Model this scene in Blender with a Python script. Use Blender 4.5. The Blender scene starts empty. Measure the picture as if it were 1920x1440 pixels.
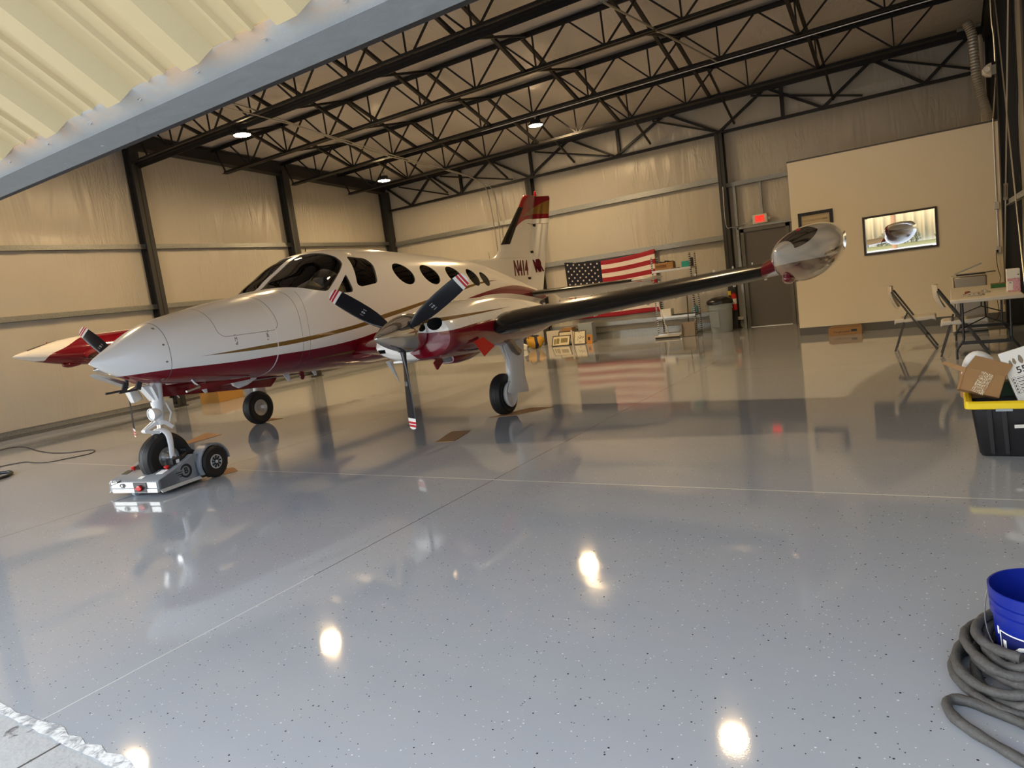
import bpy, bmesh, math, random
from mathutils import Vector, Matrix
random.seed(7)
C = bpy.context.scene.collection
sc = bpy.context.scene
pi = math.pi

# ------------------------------------------------------------------ camera, world, exposure
CAM_H = 1.4755
right = Vector((0.84107, 0.52533, -0.13098)); down = Vector((-0.0427, -0.1764, -0.98339)); fwd = Vector((-0.53972, 0.83240, -0.12567))
def _cam():
    f, yaw, pitch, roll = 1301.5, math.radians(-32.974), math.radians(-7.2195), math.radians(7.5637)
    cy, sy, cp, sp = math.cos(yaw), math.sin(yaw), math.cos(pitch), math.sin(pitch)
    fw = Vector((sy*cp, cy*cp, sp)); rt = Vector((cy, -sy, 0)); dn = fw.cross(rt)
    r = rt*math.cos(roll) + dn*math.sin(roll); d = -rt*math.sin(roll) + dn*math.cos(roll)
    cd = bpy.data.cameras.new('camera'); cam = bpy.data.objects.new('camera', cd); C.objects.link(cam)
    m = Matrix(((r.x, -d.x, -fw.x, 0), (r.y, -d.y, -fw.y, 0), (r.z, -d.z, -fw.z, CAM_H), (0, 0, 0, 1)))
    cam.matrix_world = m
    cd.sensor_fit = 'HORIZONTAL'; cd.sensor_width = 36.0; cd.lens = f/1920*36.0
    cd.clip_start = 0.05; cd.clip_end = 300
    sc.camera = cam
_cam()
W = bpy.data.worlds.new('world'); sc.world = W; W.use_nodes = True
_bg = W.node_tree.nodes['Background']
_bg.inputs[1].default_value = 1.75
_nt = W.node_tree; _tc = _nt.nodes.new('ShaderNodeTexCoord'); _dp = _nt.nodes.new('ShaderNodeVectorMath'); _dp.operation = 'DOT_PRODUCT'
_dp.inputs[1].default_value = (-.78, -.60, .17); _nt.links.new(_tc.outputs['Generated'], _dp.inputs[0])
_cr = _nt.nodes.new('ShaderNodeValToRGB'); _cr.color_ramp.elements[0].color = (.45, .58, .80, 1); _cr.color_ramp.elements[1].color = (1.95, 2.0, 2.0, 1)      # clear sky; front-left side brightened on purpose to bring out the door ribs
_e = _cr.color_ramp.elements.new(.55); _e.color = (.72, .86, 1.08, 1)
_nt.links.new(_dp.outputs['Value'], _cr.inputs[0]); _nt.links.new(_cr.outputs[0], _bg.inputs[0])
sc.view_settings.view_transform = 'Standard'; sc.view_settings.look = 'None'
sc.view_settings.gamma = 1; sc.view_settings.use_curve_mapping = False
sc.view_settings.exposure = 1.3
LAMP = 270.0           # strength of every high-bay lens
LAMP_COL = (1.0, 0.70, 0.37)
sun = bpy.data.objects.new('sun', bpy.data.lights.new('sun', 'SUN')); C.objects.link(sun)
sun.data.energy = 3.2; sun.data.color = (1.0, 0.78, 0.52); sun.data.angle = math.radians(0.6)
sun.rotation_euler = (math.radians(-54), 0, math.radians(18))    # from behind the hangar, lights the taxiway and the building across

# ------------------------------------------------------------------ helpers
def tag(o, label=None, cat=None, group=None, kind=None):
    if label: o['label'] = label
    if cat: o['category'] = cat
    if group: o['group'] = group
    if kind: o['kind'] = kind
    return o
def thing(name, label, cat, loc=(0, 0, 0), rz=0.0, group=None, kind=None):
    o = bpy.data.objects.new(name, None); C.objects.link(o); o.location = loc; o.rotation_euler = (0, 0, rz)
    o.empty_display_size = 0.1
    return tag(o, label, cat, group, kind)
def finish(me, sharp=35):
    if sharp is None: return
    me.polygons.foreach_set('use_smooth', [True]*len(me.polygons))
    me.set_sharp_from_angle(angle=math.radians(sharp))
class MB:
    def __init__(s): s.v = []; s.f = []; s.m = []
    def face(s, idx, mi=0): s.f.append(tuple(idx)); s.m.append(mi)
    def box(s, c, d, rot=None, mi=0, taper=None):
        cx, cy, cz = c; dx, dy, dz = d[0]/2, d[1]/2, d[2]/2; n = len(s.v)
        for sz in (-1, 1):
            k = 1.0 if (taper is None or sz > 0) else taper
            for sx, sy in ((-1, -1), (1, -1), (1, 1), (-1, 1)):
                p = Vector((sx*dx*k, sy*dy*k, sz*dz))
                if rot is not None: p = rot @ p
                s.v.append((cx+p.x, cy+p.y, cz+p.z))
        for q in ((3, 2, 1, 0), (4, 5, 6, 7), (0, 1, 5, 4), (1, 2, 6, 5), (2, 3, 7, 6), (3, 0, 4, 7)): s.face([n+i for i in q], mi)
        return s
    def bb(s, x0, x1, y0, y1, z0, z1, mi=0):
        return s.box(((x0+x1)/2, (y0+y1)/2, (z0+z1)/2), (abs(x1-x0), abs(y1-y0), abs(z1-z0)), mi=mi)
    def rings(s, rs, mi=0, cap=True, closed=True):
        n0 = len(s.v); k = len(rs[0])
        for r in rs: s.v.extend([tuple(p) for p in r])
        for i in range(len(rs)-1):
            for j in range(k if closed else k-1):
                a = n0+i*k+j; b = n0+i*k+(j+1) % k
                s.face((a, b, b+k, a+k), mi if not callable(mi) else mi(i, j))
        if cap:
            s.face([n0+j for j in range(k)][::-1], mi if not callable(mi) else mi(0, 0))
            s.face([n0+(len(rs)-1)*k+j for j in range(k)], mi if not callable(mi) else mi(len(rs)-2, 0))
        return s
    def bar(s, p, q, w, h=None, up=(0, 0, 1), mi=0):
        h = h or w; p = Vector(p); q = Vector(q); d = (q-p).normalized(); u = Vector(up)
        if abs(d.dot(u)) > 0.98: u = Vector((1, 0, 0))
        x = d.cross(u).normalized(); y = x.cross(d)
        return s.rings([[c+x*(a*w/2)+y*(b*h/2) for a, b in ((-1, -1), (1, -1), (1, 1), (-1, 1))] for c in (p, q)], mi)
    def tube(s, pts, r, n=8, mi=0, cap=True, closed=False):
        pts = [Vector(p) for p in pts]; R = r if isinstance(r, (list, tuple)) else [r]*len(pts)
        rs = []; u = None; N = len(pts)
        for i, p in enumerate(pts):
            if closed: d = pts[(i+1) % N]-pts[i-1]
            else: d = pts[min(i+1, N-1)]-pts[max(i-1, 0)]
            d.normalize()
            if u is None:
                u = Vector((0, 0, 1)) if abs(d.z) < 0.9 else Vector((1, 0, 0))
            x = d.cross(u); x.normalize(); u = x.cross(d); u.normalize()
            rs.append([p+(x*math.cos(t)+u*math.sin(t))*R[i] for t in [2*pi*k/n for k in range(n)]])
        if closed: rs.append(rs[0]); return s.rings(rs, mi, False)
        return s.rings(rs, mi, cap)
    def lathe(s, prof, c=(0, 0, 0), axis='z', n=32, mi=0, cap=True, rot=None):
        rs = []
        for r, h in prof:
            ring = []
            for k in range(n):
                t = 2*pi*k/n; a, b = r*math.cos(t), r*math.sin(t)
                p = {'z': (a, b, h), 'x': (h, a, b), 'y': (b, h, a)}[axis]
                p = Vector(p)
                if rot is not None: p = rot @ p
                ring.append((c[0]+p.x, c[1]+p.y, c[2]+p.z))
            rs.append(ring)
        m = mi if not isinstance(mi, list) else (lambda i, j: mi[min(i, len(mi)-1)])
        return s.rings(rs, m, cap)
    def prism(s, poly, p0, p1, axes='xz', mi=0):
        # poly in the two named axes, extruded from p0 to p1 along the third
        def P(a, b, c):
            return {'xz': (a, c, b), 'yz': (c, a, b), 'xy': (a, b, c)}[axes]
        return s.rings([[P(a, b, c) for a, b in poly] for c in (p0, p1)], mi)
    def xform(s, M, i0=0):
        for i in range(i0, len(s.v)): s.v[i] = tuple(M @ Vector(s.v[i]))
        return s
    def mesh(s, name, mats, sharp=35):
        me = bpy.data.meshes.new(name); me.from_pydata([tuple(v) for v in s.v], [], s.f); 
        for m in (mats if isinstance(mats, (list, tuple)) else [mats]): me.materials.append(m)
        me.polygons.foreach_set('material_index', s.m); me.update()
        bm = bmesh.new(); bm.from_mesh(me); bmesh.ops.recalc_face_normals(bm, faces=bm.faces); bm.to_mesh(me); bm.free()
        finish(me, sharp); return me
    def build(s, name, mats, parent=None, sharp=35, bevel=None, loc=None):
        o = bpy.data.objects.new(name, s.mesh(name, mats, sharp)); C.objects.link(o)
        if parent: o.parent = parent
        if loc: o.location = loc
        if bevel:
            b = o.modifiers.new('bevel', 'BEVEL'); b.width = bevel; b.segments = 2; b.limit_method = 'ANGLE'; b.angle_limit = math.radians(40)
            b.harden_normals = False
        return o
def dup(root, loc=None, rz=None, label=None, parent=None):
    r = root.copy(); C.objects.link(r)
    if parent: r.parent = parent
    if loc is not None: r.location = loc
    if rz is not None: r.rotation_euler = (0, 0, rz)
    if label: r['label'] = label
    for ch in list(root.children):
        c = ch.copy(); C.objects.link(c); c.parent = r
        for g in list(ch.children):
            d = g.copy(); C.objects.link(d); d.parent = c
    return r
def text(name, body, size, mat, parent=None, M=None, ext=0.0008, sx=1.0, align='CENTER', bold=0.0):
    cu = bpy.data.curves.new(name, 'FONT'); cu.body = body; cu.size = size; cu.extrude = ext; cu.offset = bold
    cu.align_x = align; cu.align_y = 'CENTER'; cu.resolution_u = 3
    t = bpy.data.objects.new(name, cu); C.objects.link(t)
    dg = bpy.context.evaluated_depsgraph_get(); me = bpy.data.meshes.new_from_object(t.evaluated_get(dg))
    bpy.data.objects.remove(t); me.name = name
    S = Matrix.Diagonal((sx, 1, 1, 1)); me.transform((M or Matrix()) @ S)
    me.materials.clear(); me.materials.append(mat)
    o = bpy.data.objects.new(name, me); C.objects.link(o)
    if parent: o.parent = parent
    return o
def frame(o, x, y):      # matrix with origin o, x and y axes
    x = Vector(x).normalized(); y = Vector(y); y = (y-x*x.dot(y)).normalized(); z = x.cross(y)
    return Matrix(((x.x, y.x, z.x, o[0]), (x.y, y.y, z.y, o[1]), (x.z, y.z, z.z, o[2]), (0, 0, 0, 1)))
def pch(x, xs, ys):
    n = len(xs)
    if x <= xs[0]: return ys[0]
    if x >= xs[-1]: return ys[-1]
    h = [xs[i+1]-xs[i] for i in range(n-1)]; d = [(ys[i+1]-ys[i])/h[i] for i in range(n-1)]
    def sl(i):
        if i == 0: return d[0]
        if i == n-1: return d[-1]
        if d[i-1]*d[i] <= 0: return 0
        return (h[i-1]+h[i])*3/((2*h[i]+h[i-1])/d[i-1]+(h[i]+2*h[i-1])/d[i])
    i = 0
    while x > xs[i+1]: i += 1
    t = (x-xs[i])/h[i]
    return (1+2*t)*(1-t)**2*ys[i]+t*(1-t)**2*h[i]*sl(i)+t*t*(3-2*t)*ys[i+1]+t*t*(t-1)*h[i]*sl(i+1)
def spline(pts, n=6):
    P = [Vector(p) for p in pts]; out = []
    for i in range(len(P)-1):
        a = P[max(i-1, 0)]; b = P[i]; c = P[i+1]; d = P[min(i+2, len(P)-1)]
        for k in range(n):
            t = k/n
            out.append(0.5*((2*b)+(c-a)*t+(2*a-5*b+4*c-d)*t*t+(3*b-a-3*c+d)*t**3))
    out.append(P[-1]); return out

# ------------------------------------------------------------------ materials
def mat(name, col=(.8, .8, .8), rough=.5, metal=0.0, spec=.5, coat=0.0, emit=None, es=0.0, alpha=None, trans=0.0, ior=1.45, sub=0):
    m = bpy.data.materials.new(name); m.use_nodes = True; b = m.node_tree.nodes['Principled BSDF']
    b.inputs['Base Color'].default_value = (*col, 1); b.inputs['Roughness'].default_value = rough
    b.inputs['Metallic'].default_value = metal; b.inputs['Specular IOR Level'].default_value = spec
    b.inputs['Coat Weight'].default_value = coat; b.inputs['Coat Roughness'].default_value = 0.04
    b.inputs['IOR'].default_value = ior; b.inputs['Transmission Weight'].default_value = trans
    if emit: b.inputs['Emission Color'].default_value = (*emit, 1); b.inputs['Emission Strength'].default_value = es
    return m
def pane(name, tint, refl=.9, ior=1.5):      # thin window glass: clear straight through, mirror-like at grazing angles
    m = mat(name, tint, .02); nt = m.node_tree; out = nt.nodes['Material Output']
    t = nt.nodes.new('ShaderNodeBsdfTransparent'); t.inputs[0].default_value = (*tint, 1)
    gl = nt.nodes.new('ShaderNodeBsdfGlossy'); gl.inputs['Roughness'].default_value = .02; gl.inputs[0].default_value = (refl, refl, refl, 1)
    f = nt.nodes.new('ShaderNodeFresnel'); f.inputs[0].default_value = ior; mx = nt.nodes.new('ShaderNodeMixShader')
    nt.links.new(f.outputs[0], mx.inputs[0]); nt.links.new(t.outputs[0], mx.inputs[1]); nt.links.new(gl.outputs[0], mx.inputs[2]); nt.links.new(mx.outputs[0], out.inputs[0])
    return m
class G:      # tiny node-graph helper
    def __init__(s, m):
        s.m = m; s.nt = m.node_tree; s.b = s.nt.nodes['Principled BSDF']; s.tc = s.nt.nodes.new('ShaderNodeTexCoord')
    def link(s, a, b): s.nt.links.new(a, b)
    def inp(s, sock, v):
        if hasattr(v, 'links') or hasattr(v, 'is_linked'): s.link(v, sock)
        else: sock.default_value = v
    def math(s, op, a, b=None, c=None, clamp=False):
        n = s.nt.nodes.new('ShaderNodeMath'); n.operation = op; n.use_clamp = clamp
        for i, v in enumerate((a, b, c)):
            if v is not None: s.inp(n.inputs[i], v)
        return n.outputs[0]
    def xyz(s, kind='Object'):
        n = s.nt.nodes.new('ShaderNodeSeparateXYZ'); s.link(s.tc.outputs[kind], n.inputs[0]); return n.outputs
    def noise(s, scale, detail=2, rough=.5, vec=None, dist=0.0, sc=(1, 1, 1)):
        n = s.nt.nodes.new('ShaderNodeTexNoise'); n.inputs['Scale'].default_value = scale; n.inputs['Detail'].default_value = detail
        n.inputs['Roughness'].default_value = rough; n.inputs['Distortion'].default_value = dist
        mp = s.nt.nodes.new('ShaderNodeMapping'); mp.inputs['Scale'].default_value = sc
        s.link(vec if vec is not None else s.tc.outputs['Object'], mp.inputs[0]); s.link(mp.outputs[0], n.inputs[0]); return n.outputs
    def voro(s, scale, sc=(1, 1, 1), feature='F1', rnd=1.0):
        n = s.nt.nodes.new('ShaderNodeTexVoronoi'); n.inputs['Scale'].default_value = scale; n.feature = feature
        n.inputs['Randomness'].default_value = rnd
        mp = s.nt.nodes.new('ShaderNodeMapping'); mp.inputs['Scale'].default_value = sc
        s.link(s.tc.outputs['Object'], mp.inputs[0]); s.link(mp.outputs[0], n.inputs[0]); return n.outputs
    def mix(s, f, a, b):
        n = s.nt.nodes.new('ShaderNodeMix'); n.data_type = 'RGBA'; s.inp(n.inputs[0], f)
        for sock, v in ((n.inputs[6], a), (n.inputs[7], b)):
            if isinstance(v, tuple): sock.default_value = (*v, 1)
            else: s.link(v, sock)
        return n.outputs[2]
    def rng(s, v, a, b, c=0.0, d=1.0):
        n = s.nt.nodes.new('ShaderNodeMapRange'); s.link(v, n.inputs[0])
        for i, x in enumerate((a, b, c, d)): n.inputs[i+1].default_value = x
        return n.outputs[0]
    def color(s, c): s.link(c, s.b.inputs['Base Color'])
    def rough(s, r): s.link(r, s.b.inputs['Roughness'])
    def bump(s, h, strength=.3, dist=.01):
        n = s.nt.nodes.new('ShaderNodeBump'); n.inputs['Strength'].default_value = strength; n.inputs['Distance'].default_value = dist
        s.link(h, n.inputs['Height']); s.link(n.outputs[0], s.b.inputs['Normal']); return n
    def curve(s, v, pts, x0, x1, y0, y1):     # piecewise curve v -> y through pts, as a Float Curve node
        n = s.nt.nodes.new('ShaderNodeFloatCurve'); cm = n.mapping; c = cm.curves[0]
        P = sorted(((p[0]-x0)/(x1-x0), (p[1]-y0)/(y1-y0)) for p in pts)
        c.points[0].location = P[0]; c.points[1].location = P[-1]
        for p in P[1:-1]: c.points.new(*p)
        cm.update()
        s.link(s.rng(v, x0, x1), n.inputs['Value'])
        return s.math('MULTIPLY_ADD', n.outputs[0], y1-y0, y0)
    def lt(s, a, b): return s.math('LESS_THAN', a, b)
    def gt(s, a, b): return s.math('GREATER_THAN', a, b)
    def mul(s, a, b): return s.math('MULTIPLY', a, b)
    def mx(s, a, b): return s.math('MAXIMUM', a, b)
    def band(s, v, c, w): return s.lt(s.math('ABSOLUTE', s.math('SUBTRACT', v, c)), w)

WHITE = (.80, .785, .745); RED = (.17, .004, .012); GOLD = (.19, .105, .022); RED2 = (.50, .012, .008)
M_ = {}
M_['paint'] = mat('white_paint', WHITE, .22, coat=.6)
M_['red'] = mat('dark_red_paint', RED, .18, coat=.8)
M_['brightred'] = mat('bright_red', RED2, .4)
M_['gold'] = mat('gold_paint', GOLD, .3, coat=.5)
M_['boot'] = mat('black_rubber_boot', (.014, .012, .009), .22, spec=.7)
M_['rubber'] = mat('tire_rubber', (.012, .011, .010), .55)
M_['black'] = mat('black', (.012, .012, .014), .4)
M_['blade'] = mat('blade_black', (.008, .009, .014), .28)
M_['chrome'] = mat('polished_metal', (.78, .75, .70), .10, metal=1)
M_['steel'] = mat('steel', (.55, .54, .52), .35, metal=1)
M_['alu'] = mat('aluminium', (.62, .61, .58), .42, metal=.9)
M_['dark'] = mat('dark_interior', (.035, .032, .03), .8)
M_['tan'] = mat('tan_trim', (.42, .36, .28), .6)
M_['glassd'] = mat('lens_dark', (.05, .04, .035), .05, spec=.8)
M_['gearwhite'] = mat('gear_white', (.74, .73, .70), .35)
M_['whitepl'] = mat('white_plastic', (.66, .63, .57), .42)
M_['tray'] = mat('ivory_plastic', (.62, .57, .48), .45)
M_['greypl'] = mat('grey_plastic', (.30, .34, .37), .5)
M_['card'] = mat('cardboard', (.36, .20, .085), .85)
M_['cardd'] = mat('cardboard_inside', (.24, .14, .07), .9)
M_['yellow'] = mat('yellow_plastic', (.80, .58, .01), .4)
M_['blue'] = mat('blue_plastic', (.004, .014, .20), .32)
M_['white'] = mat('white_paper', (.80, .79, .75), .6)
M_['navy'] = mat('navy_print', (.008, .012, .09), .4)
M_['teal'] = mat('teal', (.02, .32, .28), .5)
M_['magenta'] = mat('magenta', (.42, .04, .16), .5)
M_['silver'] = mat('silver_tape', (.5, .5, .48), .35, metal=.6)
M_['tug'] = mat('tug_grey', (.20, .215, .225), .38, coat=.3)
M_['tugl'] = mat('tug_light', (.60, .60, .57), .35, metal=.3)
M_['door'] = mat('door_grey', (.115, .105, .095), .42)
M_['primer'] = mat('grey_primer', (.032, .031, .029), .5)
M_['joist'] = mat('black_joist_paint', (.010, .009, .009), .45)
M_['glass'] = mat('clear_glass', (.92, .93, .90), .02, trans=1.0, ior=1.2)
M_['ambergl'] = mat('amber_panel', (.55, .33, .03), .4)
M_['lens'] = mat('lamp_lens', (1, 1, 1), .4, emit=LAMP_COL, es=LAMP)
M_['exitred'] = mat('exit_red', (.8, .02, .01), .4, emit=(1.0, .03, .02), es=3.0)
M_['cord'] = mat('dark_cord', (.03, .02, .017), .5)
M_['hose'] = mat('hose_sleeve', (.04, .038, .036), .65)
M_['screen'] = mat('black_gloss', (.01, .01, .012), .15)
# ------------------------------------------------------------------ setting materials
def vinyl(name, col, axis):
    m = mat(name, col, .33, spec=.5); g = G(m)
    sc1 = (1, 1, .16) if axis == 'v' else (.5, .5, .5)
    n1 = g.noise(2.0, 3, .5, dist=.8, sc=sc1)[0]; n2 = g.noise(8, 2, .5, dist=1.4, sc=(1, 1, .22) if axis == 'v' else (1, .4, 1))[0]
    m1 = g.noise(.9, 2, .5)[0]
    r = g.math('ABSOLUTE', g.math('SUBTRACT', n1, .5)); r2 = g.math('ABSOLUTE', g.math('SUBTRACT', n2, .5))
    h = g.math('ADD', r, g.mul(g.mul(r2, g.rng(m1, .47, .62)), .6))
    g.bump(h, .75, .07)
    g.color(g.mix(g.noise(.7, 3)[0], tuple(c*.92 for c in col), tuple(min(1, c*1.05) for c in col)))
    return m
VW = vinyl('vinyl_wall_facing', (.47, .435, .365), 'v'); VC = vinyl('vinyl_roof_facing', (.62, .57, .52), 'c')
GALV = mat('galvanized_steel', (.30, .305, .295), .42, metal=.75); g = G(GALV)
g.color(g.mix(g.voro(60)[1], (.25, .26, .25), (.36, .365, .35)))
def floor_mat():
    m = mat('grey_epoxy_floor', (.30, .31, .33), .1, spec=.5, ior=1.62, coat=0); g = G(m); X, Y, Z = g.xyz()
    v = g.voro(34); dist, colr = v[0], v[1]
    sep = g.nt.nodes.new('ShaderNodeSeparateColor'); g.link(colr, sep.inputs[0])
    chip = g.lt(dist, .13)
    dark = g.mul(chip, g.lt(sep.outputs[0], .20)); white = g.mul(chip, g.gt(sep.outputs[0], .84))
    v2 = g.voro(85); sep2 = g.nt.nodes.new('ShaderNodeSeparateColor'); g.link(v2[1], sep2.inputs[0]); chip2 = g.lt(v2[0], .2)
    dark = g.mx(dark, g.mul(chip2, g.lt(sep2.outputs[1], .05))); white = g.mx(white, g.mul(chip2, g.gt(sep2.outputs[1], .93)))
    tone = g.noise(.35, 3, .5)[0]
    base = g.mix(tone, (.325, .345, .372), (.38, .40, .43))
    dusty = g.mul(g.rng(g.noise(.55, 5, .6, dist=1.0, sc=(.5, 1.3, 1))[0], .52, .72), g.rng(g.noise(7, 4, .7)[0], .35, .75))
    base = g.mix(g.mul(dusty, .22), base, (.55, .56, .57))
    base = g.mix(dark, base, (.03, .03, .035)); base = g.mix(white, base, (.66, .67, .68))
    # saw-cut joints, running both ways
    wob = g.mul(g.math('SUBTRACT', g.noise(6, 2)[0], .5), .006)
    jy = g.band(g.math('ADD', Y, wob), 4.545, .0075)
    jx = None
    for x in (-3.25, -6.98, -10.7):
        b = g.band(g.math('ADD', X, wob), x, .0045); jx = b if jx is None else g.mx(jx, b)
    jy2 = g.mx(g.band(Y, 10.05, .0045), g.band(Y, 14.0, .0045))
    base = g.mix(g.mx(jx, jy2), base, (.13, .12, .115)); base = g.mix(jy, base, (.62, .61, .58))
    near = g.mul(g.lt(Y, 2.6), g.band(g.math('ADD', X, wob), -3.25, .004)); base = g.mix(near, base, (.6, .6, .58))
    scuff = g.mul(g.band(Y, g.math('ADD', 1.13, g.mul(g.math('SUBTRACT', g.noise(14, 4, .7)[0], .5), .09)), .022), g.rng(g.noise(30, 3)[0], .3, .5)) if False else None
    g.color(base)
    rn = g.noise(2.0, 4, .6)[0]
    g.rough(g.math('ADD', g.rng(rn, .3, .7, .038, .058), g.mul(dusty, .16)))
    g.bump(g.noise(150, 2, .5)[0], .010, .004)
    return m
FLM = floor_mat()
APR = mat('concrete_apron', (.42, .43, .43), .55); g = G(APR); X, Y, Z = g.xyz()
t = g.mix(g.noise(3, 6, .65)[0], (.30, .31, .32), (.50, .51, .51)); t = g.mix(g.rng(g.noise(9, 5, .7, dist=1)[0], .60, .70), t, (.10, .095, .10))
t = g.mix(g.band(X, -2.98, .006), t, (.05, .05, .05)); g.color(t); g.bump(g.noise(40, 4)[0], .3, .01)
EDGE = mat('worn_floor_edge', (.6, .6, .6), .6); g = G(EDGE)
g.color(g.mix(g.rng(g.noise(22, 5, .7, dist=.6)[0], .40, .56), (.27, .28, .30), (.70, .71, .70)))
DRY = mat('painted_drywall', (.84, .74, .55), .6)
BASEB = mat('grey_baseboard', (.12, .115, .105), .5)
CONC = mat('curb_concrete', (.26, .265, .265), .6)
CREAM = mat('cream_ribbed_panel', (.50, .385, .195), .42)

# ------------------------------------------------------------------ the setting
LX, RX, BY = -14.84, 0.94, 16.95
def zroof(y): return 5.83+(10.95-y)*.072
def struct(o): o['kind'] = 'structure'; return o
struct(MB().bb(LX-.05, RX+.05, 1.08, BY+.05, -.06, 0).build('floor', FLM, sharp=None))
struct(MB().bb(-30, 14, -22, 1.08, -.07, -.004).build('concrete_apron', APR, sharp=None))
# worn bright edge where the epoxy stops at the door line
e = MB(); n = 220
for i in range(n+1):
    x = LX+(RX-LX)*i/n; w0 = 1.075+random.uniform(-.006, .004); w1 = 1.118+random.uniform(-.013, .016)
    e.v += [(x, w0, .0015), (x, w1, .0015)]
for i in range(n): e.face((2*i, 2*i+2, 2*i+3, 2*i+1))
struct(e.build('trim_1', EDGE, sharp=None))
def wall_grid(name, P, us, vs, knots_u, knots_v, mt, depth=.045):
    # sheeting that bulges between the girts and columns it is pinned by
    b = MB(); nu = len(us); nv = len(vs)
    def near(x, ks):
        d = 9
        for i in range(len(ks)-1):
            if ks[i] <= x <= ks[i+1]:
                t = (x-ks[i])/(ks[i+1]-ks[i]); return min(1, 4*t*(1-t))**.6
        return 0
    for i, u in enumerate(us):
        for j, v in enumerate(vs):
            k = near(u, knots_u)*near(v, knots_v)
            w = .4*math.sin(u*5.1+v*1.3)+.3*math.sin(u*9.7-v*2.1+1)+.3*math.sin(v*3.3+u*1.7)
            b.v.append(P(u, v, depth*k*(1+.35*w)))
    for i in range(nu-1):
        for j in range(nv-1):
            a = i*nv+j; b.face((a, a+nv, a+nv+1, a+1))
    return struct(b.build(name, mt, sharp=180))
def lin(a, b, n): return [a+(b-a)*i/n for i in range(n+1)]
ztl = zroof(1.0)
o = MB(); ys = lin(1.1, BY, 130); N = 48
ku = [1.1, 4.9, 8.93, 12.95, BY]; kv = [.12, 2.25, 3.55, 5.1]
def PL(u, v, d):
    z = v*zroof(u)/6.0; return (LX+d, u, z)
wall_grid('wall_left', PL, ys, lin(0, 6.0, N), ku, [.15, 2.35, 3.75, 5.9], VW)
wall_grid('wall_back', lambda u, v, d: (u, BY-d, v), lin(LX, RX, 150), lin(0, 5.42, 44), [LX, -9.5, -4.38, .75], [.3, 2.15, 3.52, 4.55, 5.4], VW)
wall_grid('wall_right', lambda u, v, d: (RX-d, u, v*zroof(u)/6.0), lin(1.1, BY, 100), lin(0, 6.0, 30), [1.1, 4.9, 8.93, 12.95, BY], [.15, 2.3, 3.7, 5.9], VW)
wall_grid('ceiling', lambda u, v, d: (u, v, zroof(v)+.02-d), lin(LX, RX, 120), lin(1.0, BY+.02, 110), [LX, -12, -9, -6, -3, RX], [1.0, 2.95, 4.95, 6.95, 9.1, 10.95, 12.95, 14.95, BY+.02], VC, .05)
# outer skins so that no daylight passes through the thin sheeting
struct(MB().bb(LX-.12, LX-.06, 1.0, BY+.1, 0, 6.6).build('wall_left_outer', M_['tan'], sharp=None))
struct(MB().bb(RX+.06, RX+.12, 1.0, BY+.1, 0, 6.6).build('wall_right_outer', M_['tan'], sharp=None))
struct(MB().bb(LX-.12, RX+.12, BY+.04, BY+.1, 0, 6.6).build('wall_back_outer', M_['tan'], sharp=None))
struct(MB().bb(LX-.12, RX+.12, .95, BY+.1, 6.62, 6.68).build('ceiling_outer', M_['tan'], sharp=None))
struct(MB().bb(LX-.12, RX+.12, .98, 1.10, 5.0, 6.65).build('wall_front', M_['tan'], sharp=None))
struct(MB().bb(RX-.02, RX+.12, .98, 1.3, 0, 5.0).build('wall_front_jamb', M_['primer'], sharp=None))
# drywall room at the back right
DY = 14.05
struct(MB().bb(-2.48, RX-.01, DY, BY-.06, 0, 3.22).build('wall_drywall', DRY, sharp=None))
struct(MB().bb(-2.485, RX-.01, DY-.012, DY-.001, 0, .145).build('baseboard_back', BASEB, sharp=None))
struct(MB().bb(-2.49, RX-.01, DY-.006, DY+.02, 3.205, 3.232).build('trim_2', mat('drywall_edge', (.10, .09, .08), .6), sharp=None))
# curb / base girts
b = MB(); b.bb(LX+.002, LX+.13, 1.12, BY-.3, 0, .06); struct(b.build('baseboard_left', CONC))
b = MB()
b.bb(LX+.05, LX+.06, 1.12, BY-.12, .05, .21).bb(LX+.02, LX+.10, 1.12, BY-.12, .125, .132).bb(LX+.02, LX+.07, 1.12, BY-.12, .205, .213)
struct(b.build('trim_3', GALV))
b = MB(); b.bb(LX+.2, -4.5, BY-.07, BY-.06, .0, .20).bb(LX+.2, -4.5, BY-.10, BY-.05, .19, .2); struct(b.build('trim_4', GALV))

def girt(p, q, z, out, h=.11, d=.085):
    # Z-shaped cold-formed rail; p,q = (x,y) ends, out = (x,y) unit vector into the room
    b = MB(); P = Vector((*p, 0)); Q = Vector((*q, 0)); O = Vector((*out, 0)); t = .006
    def bar(o0, o1, z0, z1):
        b.rings([[c+O*a+Vector((0, 0, zz)) for a, zz in ((o0, z0), (o1, z0), (o1, z1), (o0, z1))] for c in (P, Q)])
    bar(d, d+t, z-h/2, z+h/2); bar(0, d, z+h/2-t, z+h/2); bar(d, d+.05, z-h/2, z-h/2+t); bar(d+.045, d+.05, z-h/2, z-h/2+.02)
    L = (Q-P).length; n = int(L/.45)
    for i in range(1, n):
        c = P+(Q-P)*(i/n)+O*(d+t)+Vector((0, 0, z+.02)); b.box(c, (.012, .012, .012))
    return b
GI = 'horizontal steel wall rails'
for z, nm in ((3.56, 'upper'), (2.25, 'lower')):
    for i, (y0, y1) in enumerate(((1.15, 4.88), (4.9, 8.92), (8.94, 12.94), (12.96, BY-.05))):
        where = ('nearest the hangar door', 'left of the first visible column', 'between the first and second columns', 'ending at the far left corner')[i]
        tag(girt((LX, y0), (LX, y1), z, (1, 0)).build('wall_girt', GALV), '%s galvanized rail on left wall, %s' % (nm, where), 'wall rail', GI)
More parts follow.
